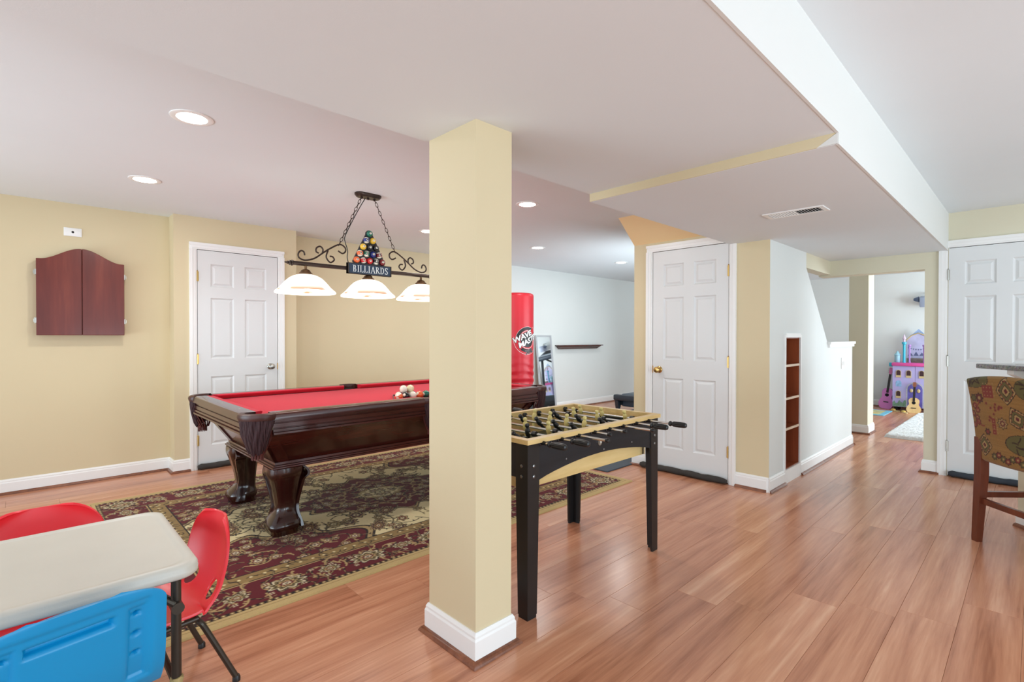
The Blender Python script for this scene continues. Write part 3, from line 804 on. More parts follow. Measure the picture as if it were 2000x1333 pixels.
# ------------------------------------------------------------------ billiard lamp
M_BRONZE = pmat('dark_bronze', (72,58,52), .38, metal=.7, var=.12, scale=30)
M_BRONZE_L = pmat('antique_bronze', (124,92,62), .4, metal=.7, var=.2, scale=30)
def lamp_shade_mat():
    m, nt, b = new_mat('alabaster_glass')
    tc = node(nt,'ShaderNodeTexCoord'); nz = node(nt,'ShaderNodeTexNoise'); nz.inputs['Scale'].default_value = 9; nz.inputs['Detail'].default_value = 5
    sx = node(nt,'ShaderNodeSeparateXYZ'); nt.links.new(tc.outputs['Object'], sx.inputs[0]); nt.links.new(tc.outputs['Object'], nz.inputs['Vector'])
    rm = node(nt,'ShaderNodeMapRange'); rm.inputs[1].default_value = .016; rm.inputs[2].default_value = .06; rm.inputs[3].default_value = 1.0; rm.inputs[4].default_value = 0
    nt.links.new(sx.outputs['Z'], rm.inputs[0])
    lt = node(nt,'ShaderNodeMath',operation='GREATER_THAN'); lt.inputs[1].default_value = .0155; nt.links.new(sx.outputs['Z'], lt.inputs[0])
    mu = node(nt,'ShaderNodeMath',operation='MULTIPLY'); nt.links.new(rm.outputs[0], mu.inputs[0]); nt.links.new(lt.outputs[0], mu.inputs[1])
    m2 = node(nt,'ShaderNodeMath',operation='MULTIPLY'); nt.links.new(mu.outputs[0], m2.inputs[0])
    r2 = node(nt,'ShaderNodeMapRange'); r2.inputs[1].default_value = .42; r2.inputs[2].default_value = .62; nt.links.new(nz.outputs['Fac'], r2.inputs[0]); nt.links.new(r2.outputs[0], m2.inputs[1])
    mx = node(nt,'ShaderNodeMix',data_type='RGBA'); nt.links.new(m2.outputs[0], mx.inputs[0])
    mx.inputs[6].default_value = (*lin((252,248,238)),1); mx.inputs[7].default_value = (*lin((158,104,56)),1)
    nt.links.new(mx.outputs[2], b.inputs['Base Color']); nt.links.new(mx.outputs[2], b.inputs['Emission Color'])
    b.inputs['Emission Strength'].default_value = 1.0; b.inputs['Roughness'].default_value = .3
    b.inputs['Transmission Weight'].default_value = .0
    return m
def numeral(parent, txt, size, M, mat):
    vs, fs = text_mesh(txt, size, .0004, .0012)
    MB().add(vs, fs, M).build('numeral', mat, parent, False)
def billiard_lamp():
    X, Yc = -3.53, 1.886
    t = thing('billiard_lamp', 'bronze three-shade billiard lamp hanging over the pool table', 'lamp', (X, Yc, ZC))
    z0 = ZC
    L = lambda y, z: (0, y-Yc, z-z0)
    can = MB(); prof = rounded_rect(-.048,.048,-.105,.105,.047,6)
    can.loft([[(x*s,y*s,z) for x,y in prof] for s,z in ((1,0),(1,-.012),(.93,-.020),(.9,-.024),(.86,-.028))]); can.build('canopy', M_BRONZE, t)
    for dy in (-.052,0,.052): MB().lathe([(.009,-.028),(.009,-.036),(.004,-.042),(0,-.043)], 10, Matrix.Translation((0,dy,0))).build('canopy_nut', M_BRONZE, t)
    # bar with end finials
    zb_ = 1.712; half = .565
    MB().tube([L(Yc-half,zb_), L(Yc+half,zb_)], .0145, 14).build('bar', M_BRONZE, t)
    for s in (-1,1):
        M = Matrix.Translation(L(Yc+s*half,zb_)) @ Matrix.Rotation(-s*PI/2,4,'X')
        MB().lathe([(.019,-.004),(.021,.004),(.014,.008),(.017,.013),(.017,.02),(.008,.025),(.011,.03),(.009,.036),(.0045,.04),(.006,.047),(0,.054)], 14, M).build('finial', M_BRONZE, t)
    # shades
    sm = lamp_shade_mat(); M_BULB = emat('lamp_bulb', (255,244,222), 3.5)
    prof = [(.199,.000),(.200,.007),(.196,.014),(.182,.026),(.165,.042),(.148,.062),(.128,.085),(.105,.106),(.078,.121),(.052,.129),(.034,.131)]
    for y in (1.412, 1.886, 2.36):
        c = Matrix.Translation(L(y,1.508))
        o = MB().lathe(prof, 48, None, False).build('shade', sm, t, True, 80)
        o.location = L(y,1.508)
        so = o.modifiers.new('thickness','SOLIDIFY'); so.thickness = .004; so.offset = -1
        cup = MB(); cup.lathe([(.040,.127),(.046,.131),(.046,.138),(.036,.147),(.030,.158),(.018,.166),(.0085,.170),(.0085,.198)], 20, c); cup.build('shade_holder', M_BRONZE_L, t)
        MB().sphere((0,0,.062), .030, 16, 10, (1,1,1.15)).build('bulb', M_BULB, o)
        l = bpy.data.lights.new('lamp','POINT'); l.energy = .9; l.color = (1,.94,.84); l.shadow_soft_size = .06
        lo = bpy.data.objects.new('lamp', l); C.objects.link(lo); lo.location = (X, y, 1.512)
    # scroll work, left side traced in the lamp's own plane, mirrored to the right
    S1 = [(1.406,1.771),(1.399,1.796),(1.378,1.800),(1.361,1.776),(1.369,1.750),(1.409,1.738),(1.472,1.757),(1.53,1.799),(1.588,1.841),(1.66,1.879),(1.702,1.859),(1.702,1.83),(1.679,1.816),(1.648,1.831)]
    S2 = [(1.53,1.799),(1.535,1.828),(1.515,1.847),(1.489,1.833),(1.486,1.808),(1.504,1.798)]
    S3 = [(1.573,1.825),(1.559,1.777),(1.588,1.741),(1.618,1.761),(1.607,1.783),(1.586,1.785)]
    for s in (1,-1):
        for S in (S1,S2,S3):
            p = smooth_curve([(y*1.0,z,0) for y,z in S], 5)
            MB().tube([(0, s*(q[0]-Yc), q[1]-z0) for q in p], .0058, 8).build('scroll', M_BRONZE, t)
    # chains
    def chain(a, b):
        a, b = Vector(a), Vector(b); d = (b-a); L_ = d.length; n = int(L_/.031); d.normalize()
        mb = MB(); q = d.to_track_quat('Z','Y').to_matrix().to_4x4()
        for k in range(n+1):
            c = a+(b-a)*(k/n)
            M = Matrix.Translation(c) @ q @ Matrix.Rotation(PI/2*(k%2)+.5,4,'Z')
            mb.tube([(.0085*math.cos(u)*1.0, 0, .0205*math.sin(u)) for u in [2*PI*i/12 for i in range(12)]], .0024, 6, True, M)
        return mb.build('chain', M_BRONZE, t)
    chain(L(1.829,2.250), L(1.660,1.886)); chain(L(Yc*2-1.829,2.250), L(Yc*2-1.660,1.886))
    cordp = smooth_curve([(.004,1.86,2.252),(.006,1.79,2.13),(.008,1.70,1.95),(.006,1.70,1.90),(.012,1.715,1.84),(.012,1.712,1.79),(.006,1.725,1.745)], 6)
    MB().tube([(p[0], p[1]-Yc, p[2]-z0) for p in cordp], .0032, 6).build('power_cord', M_BLACKP, t)
    # sign
    M_SIGN = pmat('slate_blue_sign', (44,66,92), .4, var=.25, scale=9); M_SIGNE = pmat('sign_edge', (52,40,34), .5, var=.1)
    M_SIGNL = pmat('sign_letter', (226,230,230), .4, var=.02)
    ya, yb, za, zb2 = 1.708, 2.066, 1.673, 1.752
    sg = MB().box(.006,.030,ya-Yc,yb-Yc,za-z0,zb2-z0).build('sign', M_SIGN, t, False)
    e = MB(); 
    for (a,b,c,d) in ((ya,yb,za,za+.005),(ya,yb,zb2-.005,zb2),(ya,ya+.008,za,zb2),(yb-.008,yb,za,zb2)): e.box(.004,.0335,a-Yc,b-Yc,c-z0,d-z0)
    e.build('sign_border', M_SIGNE, sg, False)
    MT = Matrix.Translation((.0305,(ya+yb)/2-Yc+.004,(za+zb2)/2-z0)) @ Matrix(((0,0,1,0),(1,0,0,0),(0,1,0,0),(0,0,0,1)))
    # serif capitals drawn stroke by stroke
    def serif_word(word, h, M):
        adv = {'B':.66,'I':.42,'L':.64,'A':.78,'R':.74,'D':.74,'S':.62}; tot = sum(adv[c] for c in word)*h
        x = -tot/2
        for ch in word:
            m = MB(); w = adv[ch]*h; st = .115*h; th = .055*h
            def bar(x0,x1,y0,y1): m.box(x+x0, x+x1, -h/2+y0, -h/2+y1, 0, .0025, M)
            def strip(pts, wd):
                P_ = [Vector((p[0],p[1],0)) for p in pts]; r0 = []
                for i in range(len(P_)):
                    tn = (P_[min(i+1,len(P_)-1)]-P_[max(i-1,0)]).normalized(); nn = Vector((-tn.y,tn.x,0)); ww = wd[i] if isinstance(wd,list) else wd
                    a, b = P_[i]+nn*ww/2, P_[i]-nn*ww/2
                    r0.append([(x+a.x,-h/2+a.y,0),(x+b.x,-h/2+b.y,0),(x+b.x,-h/2+b.y,.0025),(x+a.x,-h/2+a.y,.0025)])
                m.loft(r0, True, True, M)
            def arc(cx,cy,rx,ry,a0,a1,wd,n=10): strip([(cx+rx*math.cos(a0+(a1-a0)*k/n), cy+ry*math.sin(a0+(a1-a0)*k/n)) for k in range(n+1)], wd)
            s0 = .12*h
            if ch in 'BILRD':
                sx = w/2-st/2 if ch == 'I' else s0
                bar(sx, sx+st, 0, h); bar(sx-.085*h, sx+st+.085*h, 0, th); bar(sx-.085*h, sx+st+.085*h, h-th, h)
            if ch == 'L': bar(s0+st, w-.08*h, 0, th); bar(w-.08*h-th, w-.08*h, 0, .26*h)
            if ch == 'B': arc(s0+st,.745*h,.22*h,.225*h,PI/2,-PI/2,.085*h); arc(s0+st,.27*h,.27*h,.245*h,PI/2,-PI/2,.09*h)
            if ch == 'D': arc(s0+st,.5*h,.38*h,.47*h,PI/2,-PI/2,.09*h,14)
            if ch == 'R': arc(s0+st,.735*h,.24*h,.235*h,PI/2,-PI/2,.085*h); strip([(s0+st+.08*h,.5*h),(w-.10*h,.03*h)],.11*h); bar(w-.2*h,w,0,th)
            if ch == 'A':
                strip([(.13*h,.03*h),(w/2,h)],.06*h); strip([(w/2,h),(w-.13*h,.03*h)],.12*h); bar(.24*h,w-.24*h,.33*h,.33*h+th); bar(.02*h,.25*h,0,th); bar(w-.27*h,w-.01*h,0,th)
            if ch == 'S':
                P_ = smooth_curve([(.50*h,.80*h,0),(.40*h,.94*h,0),(.25*h,.94*h,0),(.14*h,.80*h,0),(.20*h,.62*h,0),(.38*h,.46*h,0),(.49*h,.26*h,0),(.40*h,.07*h,0),(.24*h,.05*h,0),(.10*h,.22*h,0)],4)
                n_ = len(P_); strip([(p[0],p[1]) for p in P_], [.05*h+.06*h*math.sin(PI*i/(n_-1)) for i in range(n_)])
                bar(.475*h,.52*h,.72*h,.95*h); bar(.08*h,.125*h,.05*h,.28*h)
            m.build('letter', M_SIGNL, sg, False); x += w
    serif_word('BILLIARDS', .052, MT)
    # rack of half balls on a dark triangular plate
    tri = [(1.772,1.757),(2.004,1.757),(1.905,2.000),(1.870,2.000)]
    pl = MB(); c0 = (1.887,1.84); P_ = []
    for cy, cz, rr_, a0, a1 in ((1.782,1.778,.030,PI*1.10,PI*1.5),(1.992,1.778,.030,PI*1.5,PI*1.93),(1.887,1.985,.028,PI*-.05,PI*1.05)):
        for k in range(7):
            a = a0+(a1-a0)*k/6; P_.append((cy+rr_*math.cos(a), cz+rr_*math.sin(a)))
    pl.prism([(y-Yc,z-z0) for y,z in P_], 'x', .002, .016)
    plate = pl.build('rack_plate', pmat('rack_plate', (38,36,42), .35, var=.1), t, False)
    rows = [[('green',0,'6')],[('blue',1,'10'),('yellow',0,'1')],[('yellow',0,'1'),('black',0,'8'),('black',0,'8')],[('orange',1,'13'),('green',1,'14'),('blue',0,'2'),('maroon',1,'15')],[('orange',0,'5'),('red',1,'11'),('red',0,'3'),('black',1,'8'),('maroon',0,'7')]]
    rb = .0242
    for i, row in enumerate(rows):
        z = 1.985-i*.0515
        for k, (col, stp, num) in enumerate(row):
            y = 1.887+(k-(len(row)-1)/2)*.0525
            Mb = Matrix.Translation((.020, y-Yc, z-z0))
            b = MB().sphere((0,0,0), rb, 18, 12).build('rack_ball', ball_mat('white' if stp else col, BALLC['white' if stp else col]), plate, True, 180)
            b.location = Mb.translation
            rot = Matrix.Rotation(.25*math.sin(i*3+k*2),4,'X') @ Matrix.Rotation(-.12,4,'Z') @ Matrix.Rotation(-.05,4,'Y')
            if stp:
                MB().lathe([(rb*1.01*math.cos(a), rb*1.01*math.sin(a)) for a in [(-.55+1.1*q/6) for q in range(7)]], 20, rot, False).add([],[]).build('ball_stripe', ball_mat(col, BALLC[col]), plate, True, 180).location = Mb.translation
            fx = rot @ Matrix(((0,0,1,0),(1,0,0,0),(0,1,0,0),(0,0,0,1)))
            MB().lathe([(rb*1.02*math.sin(.36*q/3), rb*1.02*math.cos(.36*q/3)) for q in range(3,-1,-1)], 14, fx, False).build('number_disc', ball_mat('white', BALLC['white']), plate, True, 180).location = Mb.translation
            numeral(plate, num, .0125, Mb @ fx @ Matrix.Translation((0,0,rb*1.03)), M_BLACKP)
billiard_lamp()

# ------------------------------------------------------------------ foosball table
M_FWOOD = wood('light_ash', [(.2,(196,160,98)),(.55,(222,190,128)),(.85,(236,208,152))], (1,.12,1), 9, .4)
M_FBLACK = wood('black_ash', [(.2,(18,18,20)),(.55,(30,30,34)),(.85,(44,43,48))], (1,.12,1), 16, .42, .4)
M_FFIELD = pmat('green_playfield', (60,70,44), .4, var=.06)
M_YEL = pmat('cream_player', (226,206,132), .45, var=.04)
M_BLKF = pmat('black_player', (28,28,30), .4, var=.1)
def foosball():
    x0, x1, y0, y1 = -2.10, -1.495, 1.535, 2.585; ZT = .772
    cx, cy = (x0+x1)/2, (y0+y1)/2
    t = thing('foosball_table', 'black foosball table with light wood rim right of the near column', 'foosball table', (cx, cy, 0))
    hx, hy = (x1-x0)/2, (y1-y0)/2
    # side aprons with arched lower edge
    arch = [(-hy+.0,.60)]+[(-hy+.06+(2*hy-.12)*k/16, .585+.052*math.sin(PI*k/16)**.8) for k in range(17)]+[(hy,.60)]
    for s in (-1,1):
        poly = [(-hy,ZT-.02)]+arch+[(hy,ZT-.02)]
        MB().prism(poly, 'x', s*hx-s*.018, s*hx).build('side_apron', M_FBLACK, t, False)
        MB().box(*sorted((s*(hx-.018), s*(hx-.024))), -hy+.02, hy-.02, .64, ZT-.02).build('inner_lining', M_FWOOD, t, False)
        poly = [(-hx+.018,ZT-.02),(-hx+.018,.60),(hx-.018,.60),(hx-.018,ZT-.02)]
        MB().prism(poly, 'y', s*hy-s*.018, s*hy).build('end_apron', M_FBLACK, t, False)
        MB().box(-hx+.018, hx-.018, *sorted((s*(hy-.018), s*(hy-.024))), .64, ZT-.02).build('inner_lining', M_FWOOD, t, False)
        g = MB().box(-.10, .10, *sorted((s*(hy-.0245), s*(hy-.026))), .655, .725).build('goal_opening', M_DARK, t, False)
    # rim boards, mitred, slightly overhanging
    o, i = .015, -.020
    for s in (-1,1):
        MB().loft([[(s*(hx+o),-hy-o,z),(s*(hx+o),hy+o,z),(s*(hx+i),hy+i,z),(s*(hx+i),-hy-i,z)] for z in (ZT-.02,ZT)]).build('rim_board', M_FWOOD, t, False)
        MB().loft([[(-hx-o,s*(hy+o),z),(hx+o,s*(hy+o),z),(hx+i,s*(hy+i),z),(-hx-i,s*(hy+i),z)] for z in (ZT-.02,ZT)]).build('rim_board', M_FWOOD, t, False)
    MB().box(-hx+.02, hx-.02, -hy+.02, hy-.02, .632, .640).build('playfield', M_FFIELD, t, False)
    # under box in light wood, set back behind the aprons
    bx = hx-.060
    b = MB()
    for s in (-1,1):
        b.box(*sorted((s*bx, s*(bx-.012))), -hy+.04, hy-.04, .540, .632)
        b.box(-bx, bx, *sorted((s*(hy-.04), s*(hy-.052))), .540, .632)
    b.box(-bx, bx, -hy+.04, hy-.04, .625, .632)
    b.build('under_box', M_FWOOD, t, False)
    # L-section legs, tapered, with bolts
    M_BOLT = pmat('bolt_head', (150,150,150), .35, metal=1)
    for sx in (-1,1):
        for sy in (-1,1):
            m = MB(); w0, w1, th = .072, .058, .012
            ex, ey = sx*(hx+.004), sy*(hy+.004)
            def sec(w, z): return [(ex,ey,z),(ex-sx*w,ey,z),(ex-sx*w,ey-sy*th,z),(ex-sx*th,ey-sy*th,z),(ex-sx*th,ey-sy*w,z),(ex,ey-sy*w,z)]
            m.loft([sec(w1,.012),sec(w0,.58),sec(w0,ZT-.02)])
            lo = m.build('leg', pmat('black_leg', (30,28,28), .36, var=.12, scale=10), t, False)
            MB().loft([sec(w1-.004,0),sec(w1-.004,.012)]).build('foot_pad', M_BLACKP, lo, False)
            for z in (.61,.655):
                MB().lathe([(.0075,0),(.007,.003),(.004,.0045),(0,.005)], 12, Matrix.Translation((ex,ey-sy*.036,z)) @ Matrix.Rotation(sx*PI/2,4,'Y')).build('bolt', M_BOLT, lo)
                MB().lathe([(.0075,0),(.007,.003),(.004,.0045),(0,.005)], 12, Matrix.Translation((ex-sx*.036,ey,z)) @ Matrix.Rotation(-sy*PI/2,4,'X')).build('bolt', M_BOLT, lo)
    for y in (-.27,.02,.27):
        MB().lathe([(.005,0),(.003,.002),(0,.0025)], 10, Matrix.Translation((hx,y,.648+.0*y)) @ Matrix.Rotation(PI/2,4,'Y')).build('screw', M_BOLT, t)
    MB().lathe([(.017,0),(.017,.006),(.013,.006),(.013,.001)], 18, Matrix.Translation((hx,-.02,.690)) @ Matrix.Rotation(PI/2,4,'Y')).build('ball_return', M_CHROME, t)
    # player prototype (feet down, head up), about the rod axis
    def player_mb():
        return MB().lathe([(0,-.058),(.009,-.056),(.0095,-.040),(.007,-.026),(.011,-.014),(.0145,0),(.013,.012),(.0105,.020),(.0062,.025),(.0095,.029),(.0115,.036),(.0095,.043),(0,.047)], 12)
    pl_mesh = {}
    ends = [.149,.175,.191,.117,.121,.199,.205,.243]
    cnt = [3,2,3,4,4,3,2,3]; team = [1,1,0,1,0,1,0,0]
    tilt = [.9,.15,.1,.8,-.1,.9,.2,.35]; shift = [0,.02,-.03,.015,-.02,.03,-.02,.01]
    for k in range(8):
        y = 1.617+.1217*k-cy; z = .7485; grip = k in (0,1,6,7)
        xe = hx+ends[k]-.006
        xg = xe-.098 if grip else xe-.018
        r = MB().tube([(-hx-.12,0,0),(xg+.03 if grip else xe-.004,0,0)], .0058, 10).build('rod', M_CHROME, t)
        r.location = (0,y,z)
        for s in (-1,1):
            b = MB(); M = Matrix.Translation((s*hx,0,0)) @ Matrix.Rotation(s*PI/2,4,'Y')
            b.lathe([(.0155,0),(.0155,.004),(.0095,.006),(.0085,.030),(.0065,.031)], 16, M)
            b.lathe([(.0065,-.036),(.016,-.034),(.016,-.022),(.0065,-.020),(.0065,0)], 16, M)
            b.build('rod_bushing', M_BLACKP, r)
        e = MB(); M = Matrix.Rotation(PI/2,4,'Y')
        if grip:
            n = 10; rings = []
            pr = [(.0085,0),(.0135,.004),(.0145,.010),(.0105,.014),(.0105,.020),(.0140,.026),(.0150,.06),(.0142,.088),(.0115,.096),(.004,.100)]
            for q, (rr_, zz) in enumerate(pr):
                rings.append([(rr_*(1 if q < 5 or q > 7 else (1 if a%2 else .88))*math.cos(2*PI*a/24), rr_*(1 if q < 5 or q > 7 else (1 if a%2 else .88))*math.sin(2*PI*a/24), zz) for a in range(24)])
            e.loft(rings, True, True, Matrix.Translation((xg,0,0)) @ M); e.build('handle', M_BLACKP, r, True, 20)
        else:
            e.lathe([(.0085,0),(.0098,.004),(.0098,.014),(.007,.019),(0,.0205)], 16, Matrix.Translation((xg,0,0)) @ M); e.build('end_cap', M_BLACKP, r)
            e2 = MB(); e2.lathe([(.0085,0),(.0135,.004),(.0105,.016),(.0150,.05),(.0142,.088),(.004,.100)], 16, Matrix.Translation((-hx-.10,0,0)) @ Matrix.Rotation(-PI/2,4,'Y')); e2.build('handle', M_BLACKP, r)
        c = cnt[k]; span = .36 if c > 3 else (.32 if c == 3 else .17)
        for q in range(c):
            x = -span/2+span*q/(c-1)+shift[k]
            if team[k] not in pl_mesh:
                p = player_mb().build('player', M_BLKF if team[k] else M_YEL, r); pl_mesh[team[k]] = p
                p.location = (x,0,0); p.rotation_euler = (0,0,0)
            else: p = copy_part(pl_mesh[team[k]], r, (x,0,0))
            p.rotation_euler = (tilt[k],0,0)
        if c == 2 or c == 3:
            for x in (-span/2-.045+shift[k], span/2+.045+shift[k]):
                MB().lathe([(.0135,-.011),(.0135,.011)], 14, Matrix.Translation((x,0,0)) @ Matrix.Rotation(PI/2,4,'Y')).build('rod_bumper', M_BLACKP, r)
foosball()

# ------------------------------------------------------------------ dart cabinet and cable plate on the left wall
M_CHERRY = wood('cherry_door', [(.2,(84,28,22)),(.55,(112,44,33)),(.85,(138,64,46))], (1,1,.09), 7, .3, .35, .1)
def dart_cabinet():
    ya, yb, za, zs, zt = .070, .614, 1.216, 1.812, 1.912
    yc = (ya+yb)/2
    t = thing('dart_cabinet', 'dark cherry wall cabinet with arched double doors on the left wall', 'cabinet', (XL, yc, za))
    h = (yb-ya)/2
    def top(u):                                     # u from -1..1, ogee arch
        a = abs(u)
        if a > .92: return zs-za
        return zs-za+(zt-zs)*(.5+.5*math.cos(PI*a/.92))**.9
    def outline(u0, u1, n=24, inset=0):
        return [(u0*h, inset), (u1*h, inset)]+[(h*(u1+(u0-u1)*k/n), top(u1+(u0-u1)*k/n)-inset) for k in range(n+1)]
    MB().prism(outline(-.985,.985,40,.004), 'x', 0, .072).build('body', M_CHERRY, t, False)
    for a, b in ((-1,-.006),(.006,1)):
        d = MB().prism(outline(a,b), 'x', .074, .096).build('door', M_CHERRY, t, False)
        md = d.modifiers.new('edge','BEVEL'); md.width = .003; md.segments = 2; md.limit_method = 'ANGLE'
        s = -1 if a < -.5 else 1
        for z in (.115,.49):
            m = MB(); m.box(*sorted((s*h, s*(h+.014))), .052, .060, z-.021, z+.021); 
            m.v = [(x if False else vx, vy, vz) for (vx,vy,vz) in m.v]
            q = MB(); q.box(.064,.094,*sorted((s*(h-.002),s*(h+.004))),z-.02,z+.02); q.lathe([(.006,-.022),(.006,.022)],10,Matrix.Translation((.080,s*(h+.006),z)))
            q.box(.070,.076,*sorted((s*(h+.001),s*(h+.016))),z-.012,z+.012)
            q.build('hinge', M_STEEL, d)
dart_cabinet()
cp = thing('cable_plate', 'white blank wall plate with a cable hole above the dart cabinet', 'wall plate', (XL, .292, 2.054))
MB().rbox(0,.006,-.056,.056,-.034,.034,.003,2).build('plate', M_TRIM, cp)
MB().lathe([(0,.0062),(.008,.0062),(.009,.0060)],12,Matrix.Rotation(PI/2,4,'Y')).build('cable_hole', M_DARK, cp)
for s in (-1,1): MB().lathe([(.0045,.0055),(.003,.0072),(0,.0075)],10,Matrix.Translation((0,s*.042,0)) @ Matrix.Rotation(PI/2,4,'Y')).build('screw', M_TRIM, cp)

# ------------------------------------------------------------------ children's folding table and chairs
M_PLTOP = pmat('ivory_plastic', (216,212,200), .42, var=.025, scale=5, bump=.1, bscale=300)
M_LEGM = pmat('bronze_grey_metal', (70,64,56), .4, metal=.55, var=.08)
M_REDP = pmat('red_plastic', (246,52,62), .33, var=.02, scale=4)
M_BLUEP = pmat('blue_plastic', (0,145,202), .36, var=.02, scale=4)
def kids_table():
    xa, xb, ya, yb, ZT = -2.385, -1.745, -.52, .385, .532
    cx, cy = (xa+xb)/2, (ya+yb)/2; hx, hy = (xb-xa)/2, (yb-ya)/2
    t = thing('kids_table', 'ivory plastic folding children\'s table in the front left corner', 'table', (cx, cy, 0), .0)
    m = MB()
    def ring(d, z): return [(x,y,z) for x,y in rounded_rect(-hx+d,hx-d,-hy+d,hy-d,.055,6)]
    rings = [ring(.02,ZT-.042),ring(.006,ZT-.042),ring(.001,ZT-.036),ring(.0,ZT-.022),ring(.002,ZT-.019),ring(.001,ZT-.012),ring(.006,ZT-.004),ring(.014,ZT),ring(.026,ZT-.0005),ring(.032,ZT-.0035),ring(.040,ZT-.004)]
    m.loft(rings); m.build('tabletop', M_PLTOP, t, True, 60)
    for sy in (-1,1):
        f = MB(); ly = sy*(hy-.060)
        f.tube([(-hx+.055,ly,0.012),(-hx+.055,ly,ZT-.045)], .0135, 12); f.tube([(hx-.042,ly,0.012),(hx-.042,ly,ZT-.045)], .0135, 12)
        f.tube([(-hx+.055,ly,ZT-.055),(hx-.042,ly,ZT-.055)], .011, 10); f.tube([(-hx+.055,ly,.16),(hx-.042,ly,.16)], .010, 10)
        lo = f.build('leg_frame', M_LEGM, t)
        for x in (-hx+.055, hx-.042):
            MB().lathe([(.0165,0),(.0165,.02),(.014,.03)], 12, Matrix.Translation((x,ly,0))).build('foot_cap', M_BLACKP, lo)
            br = MB()
            for dx in (-.018,.018):
                br.tube([(x+dx,ly,.405),(x+dx,ly-sy*.085,ZT-.046)], [.0085,.0075], 8)
            br.lathe([(.0,-.028),(.017,-.028),(.017,.028),(0,.028)], 14, Matrix.Translation((x,ly,.402)) @ Matrix.Rotation(PI/2,4,'Y'))
            br.build('brace', M_LEGM, lo)
    w = MB(); rings = []
    for k in range(7):
        z = .115+.012*k; rings.append([((.0165+.003*math.sin(k*2.1+a))*math.cos(2*PI*a/12)+hx-.042, (.0165+.003*math.cos(k*1.7+a*1.3))*math.sin(2*PI*a/12)+hy-.060, z+.004*math.sin(a*2.3)) for a in range(12)])
    w.loft(rings); w.build('leg_wrap', pmat('frayed_tape', (196,176,120), .85, var=.2, scale=40), t)
kids_table()
def chair_shell(name, mat, W_, seat_z, top_z, depth, parent, holes=True, relief=None, nu=44, nv=84, thick=.009, sq=3.2, tip=.22, wrapk=.03):
    """one-piece moulded shell; sitter faces +y"""
    yf = depth*.52; yb_ = -depth*.48
    prof = smooth_curve([(yf,seat_z-.028,0),(yf-.012,seat_z-.006,0),(yf-.05,seat_z+.006,0),(yf-.16,seat_z-.002,0),(yb_+.10,seat_z-.004,0),(yb_+.045,seat_z+.010,0),(yb_+.005,seat_z+.055,0),(yb_-.018,seat_z+.12,0),(yb_-.034,seat_z+(top_z-seat_z)*.7,0),(yb_-.048,top_z,0)], 16)
    L = [0]
    for a, b in zip(prof[:-1], prof[1:]): L.append(L[-1]+(b-a).length)
    tot = L[-1]
    def at(s):
        for i in range(len(L)-1):
            if L[i+1] >= s: 
                k = (s-L[i])/max(1e-9,L[i+1]-L[i]); p = prof[i]+(prof[i+1]-prof[i])*k; d = (prof[i+1]-prof[i]).normalized(); return p[0], p[1], d
        return prof[-1][0], prof[-1][1], (prof[-1]-prof[-2]).normalized()
    v = []; uvw = []
    T = [(1-tip)*j/(nv-16) for j in range(nv-16)]+[1-tip*(.07+.93*(1-k/16)**1.6) for k in range(17)]
    for j in range(nv+1):
        t = T[j]; s = tot*t; y, z, d = at(s); nrm = Vector((0,-d.y,d.x))        # points down/back
        e = min(1, (1-t)/tip); e0 = min(1, t/.10)
        w = W_/2*(1-(1-e)**sq)**(1/sq) if e < 1 else W_/2
        w = max(w, W_*.06) if e < 1 else w
        if e0 < 1: w *= .86+.14*(1-(1-e0)**2.5)**(1/2.5)
        seat = t < .5
        w *= (1.0 if seat else 1-.06*((t-.5)/.5))
        for i in range(nu+1):
            u = -1+2*i/nu; wrap = abs(u)**2.6
            yy, zz = y, z
            if seat: zz += .016*wrap*min(1,t*4)
            b = max(0,min(1,(t-.44)/.12)); yy += b*wrapk*wrap
            if relief:
                q = relief(u, t); yy -= nrm.x*0; yy += q*(-nrm.y if False else 0)
                yy += q*(1 if b > .5 else 0)
            v.append((u*w, yy, zz)); uvw.append((u,t))
    idx = lambda i,j: j*(nu+1)+i
    f = []; th = .60
    hc = [(-.54,.60),(.54,.60)] if holes else []
    hr = (.20,.055)
    for j in range(nv):
        for i in range(nu):
            uc, tc_ = -1+2*(i+.5)/nu, (T[j]+T[j+1])/2
            if any(((uc-a)/hr[0])**2+((tc_-b)/hr[1])**2 < 1 for a,b in hc): continue
            f.append((idx(i,j),idx(i+1,j),idx(i+1,j+1),idx(i,j+1)))
    bm = bmesh.new(); V = [bm.verts.new(p) for p in v]
    for q in f: bm.faces.new([V[k] for k in q])
    # round the hand-hold rims
    used = {}
    for e_ in bm.edges:
        if len(e_.link_faces) == 1:
            for vv in e_.verts: used[vv] = 1
    vi = {vv: k for k, vv in enumerate(V)}
    if hc:
        dW = lambda u,t: Vector(v[idx(max(0,min(nu,round((u+1)/2*nu))), max(0,min(nv,round(t*nv))))])
        for vv in used:
            u, t = uvw[vi[vv]]
            for a, b in hc:
                q = math.hypot((u-a)/hr[0],(t-b)/hr[1])
                if .5 < q < 1.6:
                    du, dt = (u-a)/q-(u-a), (t-b)/q-(t-b)
                    i, j = round((u+1)/2*nu), min(range(nv+1), key=lambda q_: abs(T[q_]-t))
                    gu = (Vector(v[idx(i+1,j)])-Vector(v[idx(i-1,j)]))*(nu/4); gt = (Vector(v[idx(i,j+1)])-Vector(v[idx(i,j-1)]))/(T[j+1]-T[j-1])
                    vv.co += gu*du+gt*dt
    bmesh.ops.delete(bm, geom=[vv for vv in bm.verts if not vv.link_faces], context='VERTS')
    me = bpy.data.meshes.new(name); bm.normal_update(); bm.to_mesh(me); bm.free(); me.materials.append(mat); me.shade_smooth()
    o = bpy.data.objects.new(name, me); C.objects.link(o); o.parent = parent
